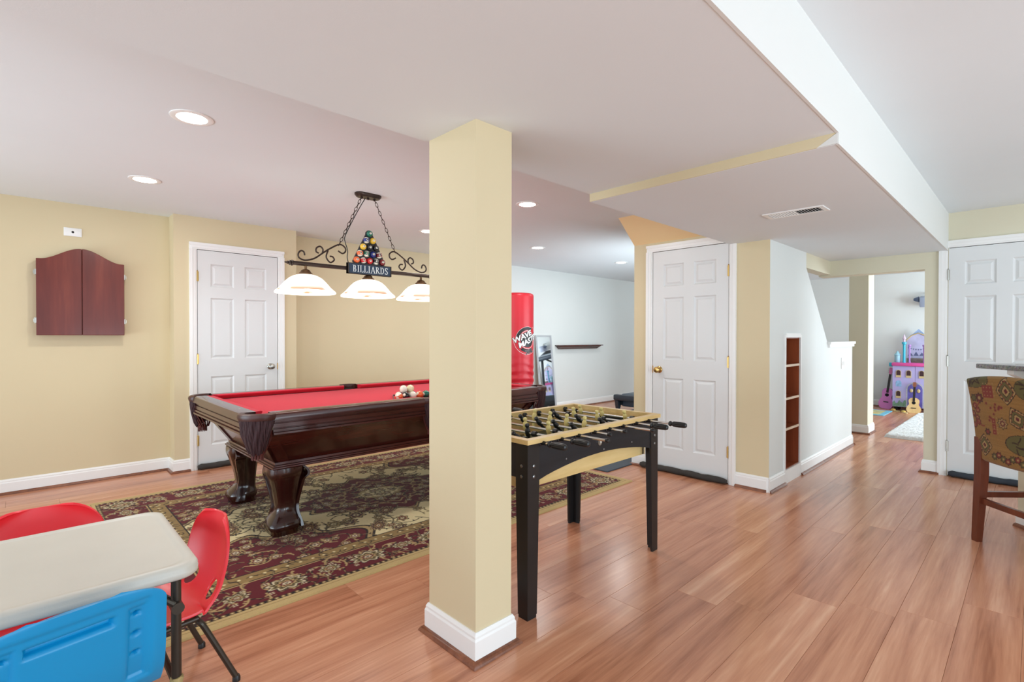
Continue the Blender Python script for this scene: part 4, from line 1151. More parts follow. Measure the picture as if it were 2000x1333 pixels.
    so = o.modifiers.new('thickness','SOLIDIFY'); so.thickness = thick; so.offset = 0
    bv = o.modifiers.new('rounding','BEVEL'); bv.width = thick*.42; bv.segments = 2; bv.limit_method = 'ANGLE'; bv.angle_limit = 1.0
    return o
def kids_chair(name, label, mat, x, y, rz, W_=.37, seat=.285, top=.565, depth=.37, holes=True, relief=None, frame=M_LEGM, r=.0095, sq=2.5, thick=.009, group=None, tip=.25, res=(44,84), wrapk=.03):
    t = thing(name, label, 'chair', (x,y,0), rz, group)
    chair_shell('shell', mat, W_, seat, top, depth, t, holes, relief, res[0], res[1], thick, sq, tip, wrapk)
    fx = W_*.36; yb_ = -depth*.48; yf = depth*.52
    fr = MB(); zf = seat-.030
    fr.tube([(-fx,yf-.09,zf),(-fx,yb_+.085,zf),(fx,yb_+.085,zf),(fx,yf-.09,zf),(-fx,yf-.09,zf)], r*.9, 10)
    fr.build('seat_frame', frame, t)
    for s in (-1,1):
        for yy, dy in ((yf-.09,.035),(yb_+.085,-.115)):
            p = smooth_curve([(s*fx*.75,yy,zf),(s*(fx+.005),yy+dy*.08,zf-.012),(s*(fx+.012),yy+dy*.25,zf-.05),(s*(fx+.03),yy+dy,.012)], 5)
            lo = MB().tube([tuple(q) for q in p], r, 10).build('leg', frame, t)
            MB().lathe([(r*1.35,0),(r*1.35,.012),(r*1.05,.02)], 12, Matrix.Translation((s*(fx+.03),yy+dy,0))).build('foot_cap', M_BLACKP, lo)
kids_chair('kids_chair', 'red plastic child chair at the far long side of the ivory table', M_REDP, -2.455, .045, -PI/2, W_=.40, top=.556, group=None)
kids_chair('kids_chair', 'red plastic child chair with oval hand holes at the right end of the ivory table', M_REDP, -2.068, .306, PI+.13, W_=.34, top=.568)
def blue_relief(u, t):
    q = 0.
    def box(v, a, b, s): return max(0,min(1,(v-a)/s))*max(0,min(1,(b-v)/s))
    q += .016*box(u,-.50,.42,.03)*box(t,.865,.915,.012)        # grip slot
    q += .005*box(u,-.86,.86,.05)*box(t,.58,.955,.014)
    for s in (-1,1): 
        q += .007*box(u*s,.54,.78,.025)*box(t,.60,.925,.012)
        for c in (.885,.80,.715): q += .016*max(0,1-((u*s-.66)/.075)**2-((t-c)/.015)**2)
    return q
kids_chair('kids_chair', 'blue plastic child chair in the front, its back to the camera', M_BLUEP, -1.690, .045, PI/2+.19, W_=.38, seat=.285, top=.598, depth=.315, holes=False, relief=blue_relief, frame=pmat('dark_chair_frame', (58,56,52), .4, var=.08), r=.015, sq=2.4, thick=.011, tip=.085, res=(84,160), wrapk=.004)

# ------------------------------------------------------------------ exercise area
M_MAT = pmat('slate_gym_mat', (74,84,94), .75, var=.06, scale=3, bump=.3, bscale=400)
gm = thing('exercise_mat', 'dark slate foam exercise mat beside the pale exercise room wall', 'mat', (-3.63, 5.98, 0))
MB().rbox(-.985,.985,-2.25,2.25,0,.012,.004,1).build('mat', M_MAT, gm, False)
M_VINYL = pmat('red_vinyl', (206,30,46), .36, spec=.5, var=.03, scale=3)
def punching_bag():
    t = thing('punching_bag', 'tall red freestanding punching bag beside the leaning mirror', 'punching bag', (-4.985, 4.905, .0))
    MB().lathe([(0,0),(.30,0),(.33,.04),(.335,.10),(.31,.22),(.20,.33),(.09,.37),(.07,.40),(0,.40)], 40).build('base', M_BLACKP, t)
    r = .228; n = 56; m = MB(); rows = []
    z0, z1 = .43, 1.800
    nz = 90
    for j in range(nz+1):
        z = z0+(z1-z0)*j/nz; rows_ = []
        e = min(1, (z1-z)/.045); e2 = min(1,(z-z0)/.05)
        k = (1-(1-e)**2.4)**(1/2.4)*.12+.88 if e < 1 else 1
        if e2 < 1: k *= .9+.1*(1-(1-e2)**2)**.5
        for i in range(n):
            a = 2*PI*i/n
            fold = 0
            if z < 1.0:
                q = (1.0-z)/.57
                fold = .0075*min(1,q*2.2)*math.sin(z*62+1.4*math.sin(a*2)+.8*math.sin(a*3+z*7))*(.6+.4*math.sin(a*1.5+z*11))
            rows_.append(((r*k+fold)*math.cos(a), (r*k+fold)*math.sin(a), z))
        rows.append(rows_)
    m.loft(rows); bag = m.build('bag', M_VINYL, t, True, 60)
    a0 = math.radians(-6); zc = 1.168
    def wrap(vs, lift): return [((r+lift+v[2])*math.cos(a0+v[0]/r), (r+lift+v[2])*math.sin(a0+v[0]/r), zc+v[1]) for v in vs]
    def ring(r0, r1, a_0, a_1, lift, name, mat, n_=40):
        vs = []; fs = []
        for k in range(n_+1):
            a = math.radians(a_0+(a_1-a_0)*k/n_)
            for q in range(4):
                rr_ = r0+(r1-r0)*q/3; vs.append((rr_*math.cos(a), rr_*math.sin(a), 0))
        for k in range(n_):
            for q in range(3): fs.append((k*4+q,(k+1)*4+q,(k+1)*4+q+1,k*4+q+1))
        MB().add(wrap(vs, lift), fs).build(name, mat, bag, False)
    M_WP = pmat('white_print', (238,236,234), .45, var=.01); M_BP = pmat('black_print', (30,28,30), .45, var=.03); M_GP = pmat('grey_print', (150,140,140), .45, var=.03)
    ring(.198,.202,170,418,.0012,'print_ring',M_WP); ring(.130,.172,62,178,.0012,'print_arc',M_BP); ring(.172,.1745,62,178,.0014,'print_ring',M_WP,24)
    ring(.130,.172,232,300,.0012,'print_arc',M_BP,20); ring(.118,.123,0,360,.0013,'print_ring',M_WP); ring(.0,.105,0,360,.0012,'print_disc',M_BP)
    def word(txt, size, x, y, rot, mat, lift, sx=1.2, bold=.004):
        vs, fs = text_mesh(txt, size, .0, bold, .15, .92)
        # subdivide long faces is unnecessary: letters are narrow
        c, s_ = math.cos(rot), math.sin(rot)
        vs = [(x+c*v[0]*sx-s_*v[1], y+s_*v[0]*sx+c*v[1], 0) for v in vs]
        MB().add(wrap(vs, lift), fs).build('lettering', mat, bag, False)
    rt = math.radians(24)
    for mat, lift, b in ((M_BP,.0022,.0075),(M_WP,.0034,.003)):
        word('WAVE', .098, -.075, .035, rt, mat, lift, 1.12, b)
        word('MASTER', .098, .035, -.010, rt, mat, lift, 1.12, b)
    word('XXL', .070, .035, -.160, math.radians(16), M_GP, .0022, 1.1, .006); word('XXL', .070, .035, -.160, math.radians(16), M_BP, .0030, 1.1, .002)
punching_bag()
def mirror():
    t = thing('standing_mirror', 'narrow silver framed mirror leaning on the wall beside the red punching bag', 'mirror', (-5.36, 6.0, .0))
    w, L = .183, 1.237; ang = math.atan2(-5.36+5.495, 1.23)
    M = Matrix.Rotation(-ang, 4, 'Y')
    m_, nt, b = new_mat('mirror_glass'); b.inputs['Base Color'].default_value = (.88,.92,.94,1); b.inputs['Metallic'].default_value = 1; b.inputs['Roughness'].default_value = .03
    MB().box(-.012,-.004,-w+.02,w-.02,.02,L-.02, M).build('glass', m_, t, False)
    ms = pmat('silver_frame', (206,210,214), .35, metal=.35, var=.03)
    for (a,b_,c,d) in ((-w,-w+.024,0,L),(w-.024,w,0,L),(-w+.024,w-.024,0,.024),(-w+.024,w-.024,L-.024,L)):
        MB().box(-.018,.006,a,b_,c,d,M).build('frame_rail', ms, t, False)
    MB().box(-.018,-.013,-w+.01,w-.01,.01,L-.01, M).build('backing', pmat('mirror_backing', (196,170,110), .8), t, False)
mirror()
ws = thing('wall_shelf', 'dark mahogany crown ledge shelf on the pale wall', 'shelf', (XF, 6.89, 1.0))
MB().prism([(0,.052),(.125,.052),(.125,.066),(0,.066)], 'y', -.585, .585).build('board', M_MAHOG, ws, False)
MB().loft([[(0,-.50,0),(.05,-.50,0),(.05,.50,0),(0,.50,0)],[(0,-.515,.012),(.062,-.515,.012),(.062,.515,.012),(0,.515,.012)],[(0,-.555,.044),(.098,-.555,.044),(.098,.555,.044),(0,.555,.044)],[(0,-.56,.052),(.105,-.56,.052),(.105,.56,.052),(0,.56,.052)]]).build('crown', M_MAHOG, ws, False)
def treadmill():
    t = thing('treadmill', 'black treadmill partly hidden behind the middle door wall', 'treadmill', (-4.20, 6.66, .012))
    K = pmat('charcoal_plastic', (44,50,58), .4, var=.08); G = pmat('grey_plastic', (70,80,92), .4, var=.06); S = pmat('silver_plastic', (170,178,186), .35, var=.03)
    MB().rbox(-.42,.42,.0,.10,.20,.29,.02,2).build('front_bar', K, t)
    MB().rbox(-.36,.36,.10,.55,.10,.30,.04,2).build('motor_hood', G, t)
    for s in (-1,1):
        f = MB(); f.prism([(0.0,.20),(.10,.20),(.09,.12),(.07,.06),(.03,.06),(.015,.12)], 'x', s*.36-.028, s*.36+.028); f.build('foot', K, t)
        MB().lathe([(.0,-.02),(.034,-.02),(.034,.02),(0,.02)], 16, Matrix.Translation((s*.36,.05,.034)) @ Matrix.Rotation(PI/2,4,'Y')).build('transport_wheel', M_BLACKP, t)
        MB().rbox(s*.33-.035,s*.33+.035,.10,1.75,.12,.20,.012,1).build('side_rail', K, t)
        MB().box(s*.33-.02,s*.33+.02,.12,1.72,.201,.207).build('foot_strip', S, t, False)
        MB().tube([(s*.25,.80,.20),(s*.25,.92,1.10)], .028, 12).build('upright', K, t)
        MB().tube([(s*.25,.92,1.10),(s*.28,1.2,1.02),(s*.28,1.4,.98)], .018, 10).build('handrail', M_BLACKP, t)
        MB().rbox(s*.33-.045,s*.33+.045,1.72,1.84,.0,.19,.015,1).build('rear_foot', K, t)
    MB().box(-.28,.28,.15,1.78,.14,.185).build('running_belt', M_BLACKP, t, False)
    c = MB(); M = Matrix.Translation((0,.96,1.12)) @ Matrix.Rotation(.5,4,'X'); c.rbox(-.28,.28,-.17,.17,-.03,.05,.025,2,M); co = c.build('console', G, t)
    MB().rbox(-.20,.20,-.02,.12,.051,.056,.002,1,M).build('display', M_BLACKP, co); MB().rbox(-.24,.24,-.13,-.06,.051,.058,.003,1,M).build('key_panel', S, co)
treadmill()

# ------------------------------------------------------------------ switch plate on the half wall
so_ = thing('switch_plate', 'white double switch plate on the half wall below its cap', 'wall plate', (XS, 6.28, .93))
MB().rbox(0,.006,-.058,.058,-.058,.058,.003,2).build('plate', M_TRIM, so_)
for s in (-1,1): MB().rbox(.005,.010,s*.024-.009,s*.024+.009,-.02,.02,.002,1).build('switch', M_TRIM, so_)

# ------------------------------------------------------------------ bar stool and bar
def fabric_canvas(w, h):
    """tapestry: mustard ground with ogee medallions, leaf ovals, sprigs and rust squares; w,h in metres"""
    cell = .0033; nx, ny = int(w/cell)+1, int(h/cell)+1
    K = {k: np.array(lin(c)) for k, c in dict(g=(152,114,64), g2=(130,96,52), dark=(62,44,40), rust=(134,62,54), olive=(104,96,58), pale=(176,146,96), wine=(104,48,48)).items()}
    img = np.empty((ny,nx,3)); img[:] = K['g']; rs = np.random.RandomState(3); rng = random.Random(11)
    img *= (1+.18*(rs.rand(ny,1,1)-.5)+.14*(rs.rand(ny,nx,1)-.5))
    P = lambda m: m/cell
    def medal(x, y, r, rot=0):
        yy, xx = np.mgrid[0:ny,0:nx]; u = (xx-P(x))/P(r); v = (yy-P(y))/P(r)
        u, v = u*math.cos(rot)+v*math.sin(rot), -u*math.sin(rot)+v*math.cos(rot)
        d = (np.abs(u)**1.15+np.abs(v*.82)**1.15)**(1/1.15)
        for a, b, c in ((.92,1.0,'dark'),(.78,.92,'pale'),(.70,.78,'rust'),(.45,.70,'olive'),(.38,.45,'dark'),(.2,.38,'pale'),(-1,.2,'wine')):
            img[(d >= a) & (d < b)] = K[c]
        for k in range(14):
            a = 2*PI*k/14; stamp(img, P(x)+P(r*.85)*math.cos(a)*.8, P(y)+P(r*.85)*math.sin(a), 1.3, K['dark'])
    def oval(x, y, rx, ry, c):
        yy, xx = np.mgrid[0:ny,0:nx]; d = np.hypot((xx-P(x))/P(rx),(yy-P(y))/P(ry)); img[d < 1.0] = K['dark']; img[d < .95] = K[c]
        for k in range(9):
            stroke(img, curl(P(x+rng.uniform(-.5,.5)*rx), P(y+rng.uniform(-.5,.5)*ry), rng.uniform(0,6), P(.035), .04, .12, 8), 1.0, K['dark'])
    def square(x, y, r, c):
        i0, i1, j0, j1 = [max(0,int(q)) for q in (P(x-r),P(x+r),P(y-r),P(y+r))]
        img[j0:j1,i0:i1] = K[c]
        for i in range(i0,i1,6):
            for j in range(j0,j1,6): stamp(img, i+3, j+3, .8, K['pale'])
    oval(.075,h-.025,.085,.035,'olive'); square(.15,h-.075,.032,'rust'); medal(.255,h-.07,.055); oval(.36,h-.05,.06,.05,'olive')
    medal(.30,h-.20,.052,.5); oval(.325,h-.335,.105,.055,'olive'); medal(.085,h-.375,.052); square(.022,h-.36,.018,'rust'); medal(.42,h-.21,.04); square(.41,h-.11,.03,'wine')
    flower(img,P(.085),P(h-.115),P(.026),[(1,K['dark']),(.8,K['wine']),(.35,K['pale'])],8); flower(img,P(.045),P(h-.115),P(.02),[(1,K['dark']),(.7,K['olive'])],6)
    for q in range(6):
        x, y = .045+.02*math.sin(q*2.2), h-.16-.022*q
        flower(img,P(x),P(y),P(.018),[(1,K['dark']),(.8,K['rust']),(.35,K['pale'])],7,q)
        stroke(img, curl(P(x),P(y),q*1.3,P(.05),.06,.15,10),1.0,K['rust'])
    for q in range(16):
        x, y = .12+.10*rng.random(), h-.13-.11*rng.random(); flower(img,P(x),P(y),P(.006),[(1.2,K['rust']),(.4,K['dark'])],5,q)
    flower(img,P(.215),P(h-.235),P(.025),[(1.1,K['dark']),(.9,K['pale']),(.65,K['wine']),(.3,K['pale'])],8); square(.165,h-.255,.013,'rust'); square(.165,h-.225,.013,'rust'); square(.165,h-.285,.012,'rust')
    flower(img,P(.115),P(h-.295),P(.018),[(1,K['dark']),(.6,K['rust'])],6)
    for q in range(12):
        x = .15+q*.027; flower(img,P(x),P(.05+.012*math.sin(q*1.7)),P(.017),[(1.1,K['dark']),(.8,K['rust' if q%2 else 'olive']),(.3,K['pale'])],7,q)
    return img, cell
def bar_stool():
    t = thing('bar_stool', 'tall wooden bar stool with patterned mustard tapestry back at the bar', 'bar stool', (.052, 4.063, 0), -PI/4)
    MW = wood('stool_wood', [(.2,(78,34,22)),(.55,(112,54,34)),(.85,(138,72,48))], (1,1,.12), 9, .3, .5, .2)
    hw, hd = .198, .19
    for sx in (-1,1):
        for sy in (-1,1):
            top = .62; m = MB(); a, b = .0235, .017
            sp = .012
            def sec(h_, z, dx, dy): return [(sx*(hw+dx)+x, sy*(hd+dy)+y, z) for x,y in ((-h_,-h_),(h_,-h_),(h_,h_),(-h_,h_))]
            m.loft([sec(b,0,sp,sp),sec(b*1.05,.02,sp,sp),sec(a,.40,0,0),sec(a,top,0,0)]); m.build('leg', MW, t, False)
    for sy, z in ((-1,.245),(1,.20)): MB().box(-hw,hw,sy*hd-.011,sy*hd+.011,z-.016,z+.016).build('stretcher', MW, t, False)
    for sx in (-1,1): MB().box(sx*hw-.011,sx*hw+.011,-hd,hd,.265,.297).build('stretcher', MW, t, False)
    MB().box(-hw-.012,hw+.012,-hd-.012,hd+.012,.55,.605).build('seat_frame', MW, t, False)
    w, h = .465, .475
    img, cell = fabric_canvas(w, h); ny, nx = img.shape[:2]
    vm = vcol_mat('tapestry', .9, .15, .3, 900., .2)
    gy, gx = np.mgrid[0:ny,0:nx]; u = gx/(nx-1)*2-1; v = gy/(ny-1)
    def surf(off):
        y = -.222+.022*u**2-.055*v**1.6+off
        x = u*(w/2)*(1+.055*v**2)
        z = .487+v*h+ .030*(1-u**2)*v**3 - .006*(1-v)*(1-u**2)
        e = np.minimum(np.minimum(v,1-v)*h, (1-np.abs(u))*w/2); 
        y = y+(.02*(np.clip(1-e/.02,0,1))**2)*(1 if off < .02 else -1)
        return np.stack([x,y,z],-1).reshape(-1,3)
    # seen from behind: local -x (far end) is on the left of the photo
    back = grid_cloth('backrest', nx, ny, surf(0), img.reshape(-1,3), vm, t)
    plain = np.empty((ny*nx,3)); plain[:] = np.array(lin((172,132,70)))
    st = 4
    fr = grid_cloth('backrest_front', nx, ny, surf(.058), img[:, ::-1].reshape(-1,3), vm, back)
    # joining edge strip
    A, B = surf(0).reshape(ny,nx,3), surf(.058).reshape(ny,nx,3)
    m = MB(); loop = [(0,i) for i in range(nx)]+[(j,nx-1) for j in range(1,ny)]+[(ny-1,i) for i in range(nx-2,-1,-1)]+[(j,0) for j in range(ny-2,0,-1)]
    m.loft([[tuple(A[p]) for p in loop],[tuple(B[p]) for p in loop]], True, False); m.build('welt', pmat('tapestry_edge', (150,112,60), .9, var=.15, scale=60), back)
    img2, _ = fabric_canvas(.46,.44); n2y, n2x = img2.shape[:2]; gy, gx = np.mgrid[0:n2y,0:n2x]
    uu, vv = gx/(n2x-1)*2-1, gy/(n2y-1)*2-1
    z = .665-.06*np.maximum(np.abs(uu),np.abs(vv))**8
    grid_cloth('seat_cushion', n2x, n2y, np.stack([uu*.232, vv*.215+.01, z],-1).reshape(-1,3), img2.reshape(-1,3), vm, t)
bar_stool()
bw = struct('wall_bar', MB().box(0, 1.9, 0, .12, 0, 1.0), M_CREAM_COOL, 'cream knee wall under the bar counter', 'wall')
bw.location = (-.078, 4.585, 0); bw.rotation_euler = (0,0,-PI/4)
bb_ = base_run('baseboard_bar', 'wooden shoe moulding and baseboard on the bar knee wall', [(1.9,0,0,0,0,0),(0,0,0,.12,0,0)][:1], h=.09)
bb_.location = bw.location; bb_.rotation_euler = bw.rotation_euler
def granite():
    m, nt, b = new_mat('speckled_granite'); tc = node(nt,'ShaderNodeTexCoord'); vo = node(nt,'ShaderNodeTexVoronoi'); vo.inputs['Scale'].default_value = 160
    nz = node(nt,'ShaderNodeTexNoise'); nz.inputs['Scale'].default_value = 60; cr = node(nt,'ShaderNodeValToRGB'); e = cr.color_ramp.elements
    e[0].position = .3; e[0].color = (*lin((52,48,44)),1); e[1].position = .75; e[1].color = (*lin((140,124,104)),1)
    mx = node(nt,'ShaderNodeMix',data_type='RGBA'); mx.inputs[0].default_value = .3; nt.links.new(vo.outputs['Color'], mx.inputs[7]); nt.links.new(cr.outputs['Color'], mx.inputs[6])
    for n_ in (vo,nz): nt.links.new(tc.outputs['Object'], n_.inputs['Vector'])
    nt.links.new(nz.outputs['Fac'], cr.inputs['Fac'])
    bw_ = node(nt,'ShaderNodeHueSaturation'); bw_.inputs['Saturation'].default_value = .35; bw_.inputs['Value'].default_value = .8; nt.links.new(mx.outputs[2], bw_.inputs['Color']); nt.links.new(bw_.outputs[0], b.inputs['Base Color'])
    b.inputs['Roughness'].default_value = .18
    return m
ct = MB().rbox(-.17,2.0,-.125,.34,1.0005,1.032,.006,2).build('bar_counter', granite(), None)
ct.location = bw.location; ct.rotation_euler = bw.rotation_euler
tag(ct, 'speckled dark granite bar counter above the stool', 'counter')
cb = MB().prism([(-.105,.9995),(-.105,.975),(-.06,.955),(-.03,.91),(-.001,.87),(-.001,.9995)], 'x', .03, .075).build('counter_bracket', M_TRIM, None, False)
cb.location = bw.location; cb.rotation_euler = bw.rotation_euler
tag(cb, 'white bracket holding up the granite bar counter', 'bracket')

# ------------------------------------------------------------------ playroom
M_LILAC = pmat('lilac_print', (186,164,214), .45, var=.07, scale=7, rgb2=(172,176,222))
M_PINK = pmat('hot_pink_plastic', (226,84,160), .35, var=.05)
M_TEAL = pmat('aqua_plastic', (60,184,214), .35, var=.04)
M_GOLDP = pmat('cream_gold_plastic', (214,190,140), .45, var=.06)
def castle():
    X0, X1, Yf, Yb = -1.648, -1.062, 10.30, 10.66
    xc = (X0+X1)/2; hw = (X1-X0)/2
    t = thing('toy_castle', 'lilac toy castle cabinet with pink ledge and arched door', 'toy castle', (xc, Yf, 0))
    D = Yb-Yf
    MB().box(-hw,hw,.012,D,.07,.735).build('cabinet', M_LILAC, t, False)
    for sx in (-1,1):
        for y in (.04,D-.04): MB().box(sx*(hw-.04)-.02,sx*(hw-.04)+.02,y-.02,y+.02,0,.07).build('foot', M_DARK, t, False)
    for s in (-1,1):
        d = MB().box(*sorted((s*.002,s*hw)),0,.012,.07,.735).build('door', M_LILAC, t, False)
        for (x,z) in ((.214,.612),(.082,.612),(.214,.273)):
            x = s*x
            w, h = .034, .062; arch = [(x-w,z-h),(x+w,z-h)]+[(x+w*math.cos(a), z+h-w+w*math.sin(a)) for a in [PI*k/8 for k in range(9)]]
            MB().prism(arch,'y',-.008,0).build('window_frame', M_GOLDP, d, False)
            w2, h2 = .027, .05; arch = [(x-w2,z-h2+.022),(x+w2,z-h2+.022)]+[(x+w2*math.cos(a), z+h-w+w2*math.sin(a)) for a in [PI*k/8 for k in range(9)]]
            MB().prism(arch,'y',-.0095,-.008).build('window_opening', pmat('plum_dark', (64,34,40), .6), d, False)
        x = s*.213; arch = [(x-.038,.40),(x+.038,.40)]+[(x+.038*math.cos(a), .465+.036*math.sin(a)) for a in [PI*k/8 for k in range(9)]]
        MB().prism(arch,'y',-.002,0).build('printed_window', pmat('pale_blue_print', (150,190,230), .45, var=.15, scale=30), d, False)
        # arched doorway print and handle, green hedge print at the foot
        def half(r, zt, z0): return [(0,z0),(s*r,z0)]+[(s*r*math.cos(a), zt+r*math.sin(a)) for a in [PI/2*k/8 for k in range(9)]]
        MB().prism(half(.115,.365,.075),'y',-.002,0).build('arch_print', pmat('stone_print', (196,196,210), .5, var=.1, scale=30), d, False)
        MB().prism(half(.095,.365,.075),'y',-.0035,-.002).build('arch_door_print', pmat('violet_print', (112,104,190), .45, var=.14, scale=14), d, False)
        MB().sphere((s*.046,-.008,.345), .022, 12, 8, (1,.4,1.4)).build('door_pull', M_GOLDP, d)
        hg = [(s*.115,.075),(s*(hw-.002),.075)]+[(s*((hw-.002)+(.115-hw+.002)*k/8), .135+.03*math.sin(k*1.9)+.004*k) for k in range(9)]
        MB().prism(hg,'y',-.0015,0).build('hedge_print', pmat('hedge_print', (136,170,150), .5, var=.3, scale=40, rgb2=(96,132,104)), d, False)
    MB().rbox(-hw-.012,hw+.012,-.03,D+.01,.737,.790,.012,2).build('ledge', M_PINK, t)
    # back board with gable, bunting print
    g = [(-hw+.14,.79),(hw-.14,.79),(hw-.14,1.16),(0+.10,1.25),(0,1.28),(-.10,1.25),(-hw+.14,1.16)]
    MB().prism(g,'y',D-.05,D-.035).build('back_board', pmat('pale_lilac_print', (206,204,236), .5, var=.1, scale=9), t, False)
    MB().tube([(-hw+.13,D-.055,1.155),(-.09,D-.055,1.235),(0,D-.055,1.275),(.09,D-.055,1.235),(hw-.13,D-.055,1.155)], .009, 8).build('gable_trim', M_GOLDP, t)
    MB().prism([(-.075,1.262),(.0,1.342),(.075,1.262),(.05,1.25),(0,1.278),(-.05,1.25)],'y',D-.05,D-.03).build('gable_crest', pmat('sky_print', (160,186,226), .5, var=.15, scale=20), t, False)
    for k in range(9):
        x = -.13+.0325*k; z = 1.04-.03*math.sin(PI*k/8)
        MB().prism([(x-.011,z),(x+.011,z),(x,z-.026)],'y',D-.052,D-.050).build('bunting_flag', pmat('slate_print', (108,112,150), .5), t, False)
    for k in range(4): MB().prism([(-.14+.075*k,.90),(-.07+.075*k,.90),(-.105+.075*k,.955+.012*(k%2))],'y',D-.052,D-.050).build('mountain_print', pmat('slate_print', (108,112,150), .5), t, False)
    MB().box(-hw+.15,hw-.15,D-.14,D-.05,.79,.86).build('stage_step', pmat('grey_gold', (150,146,130), .5, var=.2, scale=30), t, False)
    for s in (-1,1):
        xx = s*(hw-.135)
        MB().lathe([(.024,.79),(.024,.80),(.018,.81),(.018,1.085),(.030,1.095),(.032,1.125),(.020,1.13),(.0,1.13)], 16, Matrix.Translation((xx,.10,0))).build('tower', M_TEAL, t)
        MB().lathe([(.016,1.13),(.016,1.17),(.026,1.18),(.0,1.262)], 14, Matrix.Translation((xx,.10,0))).build('tower_spire', pmat('pearl_pink', (220,196,220), .4), t)
        MB().lathe([(.016,.79),(.011,.83),(.014,1.05),(.022,1.06),(.022,1.085),(0,1.085)], 14, Matrix.Translation((s*(hw-.20),.14,0))).build('tower', pmat('orchid_plastic', (190,140,214), .4), t)
        MB().lathe([(.036,.79),(.042,.80),(.040,.90),(.048,.91),(.026,.945),(.0,.985)], 16, Matrix.Translation((s*(hw-.045),.12,0))).build('turret', pmat('ice_blue_plastic', (168,214,230), .35), t)
        MB().rbox(*sorted((s*(hw+.0125),s*(hw+.06))),.06,.13,.72,.785,.008,1).build('side_tray', M_TEAL, t)
castle()
def guitar(name, label, loc, rz, lean, body, side, L, w, neckm, headm, sound=True, roll=0.):
    """soundboard faces local -y; base on the floor; leans back (towards +y)"""
    t = thing(name, label, 'guitar', loc, rz)
    M = Matrix.Rotation(roll,4,'Y') @ Matrix.Rotation(-lean,4,'X')
    bl = L*.50
    half = smooth_curve([(0,0,0),(w*.34,.012*L,0),(w*.50,.11*L,0),(w*.44,.21*L,0),(w*.33,.285*L,0),(w*.36,.37*L,0),(w*.34,.44*L,0),(w*.20,.49*L,0),(0,bl,0)], 5)
    pts = [(p[0],p[1]) for p in half]+[(-p[0],p[1]) for p in half[-2:0:-1]]
    d = w*.26
    MB().prism(pts,'y',0,d,M).build('body', side, t, True, 50)
    s = MB(); s.prism([(x*.985,bl/2+(z-bl/2)*.985) for x,z in pts],'y',-.003,0,M); s.build('soundboard', body, t, False)
    MB().lathe([(0,-.0035),(w*.135,-.0035),(w*.135,-.003)], 20, M @ Matrix.Translation((0,0,.335*L)) @ Matrix.Rotation(PI/2,4,'X') @ Matrix.Translation((0,0,.0075))).build('sound_hole', M_DARK, t)
    MB().box(-w*.17,w*.17,-.009,-.003,.155*L,.178*L,M).build('bridge', neckm, t, False)
    MB().box(-w*.075,w*.075,-.012,.012,.39*L,.84*L,M).build('neck', neckm, t, False)
    hd = MB().prism([(-w*.075,.84*L),(w*.075,.84*L),(w*.115,.90*L),(w*.10,L),(-w*.10,L),(-w*.115,.90*L)],'y',-.008,.010,M).build('headstock', headm, t, False)
    for q in range(3):
        for s_ in (-1,1): MB().lathe([(.006,0),(.006,.014),(0,.016)],8,M @ Matrix.Translation((s_*w*.11,0,(.885+.04*q)*L)) @ Matrix.Rotation(s_*PI/2,4,'Y')).build('tuning_peg', M_STEEL, hd)
    return t
MDK = pmat('ebony_fretboard', (40,32,34), .45)
guitar('toy_guitar', 'pink child guitar leaning against the side of the toy castle', (-1.775,10.45,.0), -.05, .12, pmat('orchid_pink', (222,130,204), .3, var=.03), pmat('deep_magenta', (150,40,106), .35), .70, .205, MDK, pmat('pink_head', (220,120,170), .35), roll=.10)
guitar('toy_guitar', 'small natural wood child guitar standing in front of the toy castle doors', (-1.352,10.13,.0), .0, .24, wood('spruce_top', [(.2,(222,182,120)),(.8,(242,212,156))], (1,1,.1), 12, .35), pmat('tan_side', (190,140,84), .4), .50, .185, MDK, pmat('brown_head', (150,88,62), .4))
pm2 = thing('play_mat', 'flat blue bordered play mat on the playroom floor beside the far column', 'play mat', (-2.02, 9.80, 0))
MB().rbox(-.40,.40,-.34,.34,0,.010,.003,1).build('mat', pmat('sky_blue_foam', (118,190,214), .7, var=.04), pm2, False)
MB().box(-.33,.33,-.27,.27,.0101,.0112).build('print_field', pmat('straw_print', (214,206,150), .7, var=.15, scale=8), pm2, False)
for k in range(5): MB().lathe([(0,.0120),(.05,.0120),(.05,.0113)], 14, Matrix.Translation((-.24+.12*k,-.10+.16*(k%2),0)) @ Matrix.Diagonal((1,.7,1,1))).build('print_spot', pmat('amber_print', (226,176,66), .7), pm2, False)
def fluffy_rug():
    nx, ny = 110, 240; rs = np.random.RandomState(4)
    gy, gx = np.mgrid[0:ny,0:nx]; x0, x1, y0, y1 = -1.275, -.25, 7.47, 9.95
    e = np.minimum(np.minimum(gx,nx-1-gx)*.010, np.minimum(gy,ny-1-gy)*.010)
    z = .004+.030*np.clip(e/.03,0,1)**.5+.014*rs.rand(ny,nx)*(e > .005)
    x = x0+(x1-x0)*gx/(nx-1)+.006*(rs.rand(ny,nx)-.5); y = y0+(y1-y0)*gy/(ny-1)+.006*(rs.rand(ny,nx)-.5)
    c = np.ones((ny*nx,3))*np.array(lin((240,238,236)))*(1-.10*rs.rand(ny*nx,1))
    z = np.where(e < .001, .001, z)
    o = grid_cloth('fluffy_rug', nx, ny, np.stack([x+.75,y-8.7,z],-1).reshape(-1,3), c, vcol_mat('shag_pile', 1., .05, .0, 300., .3))
    o.location = (-.75,8.7,0); tag(o, 'white shaggy rug on the playroom floor', 'rug')
fluffy_rug()
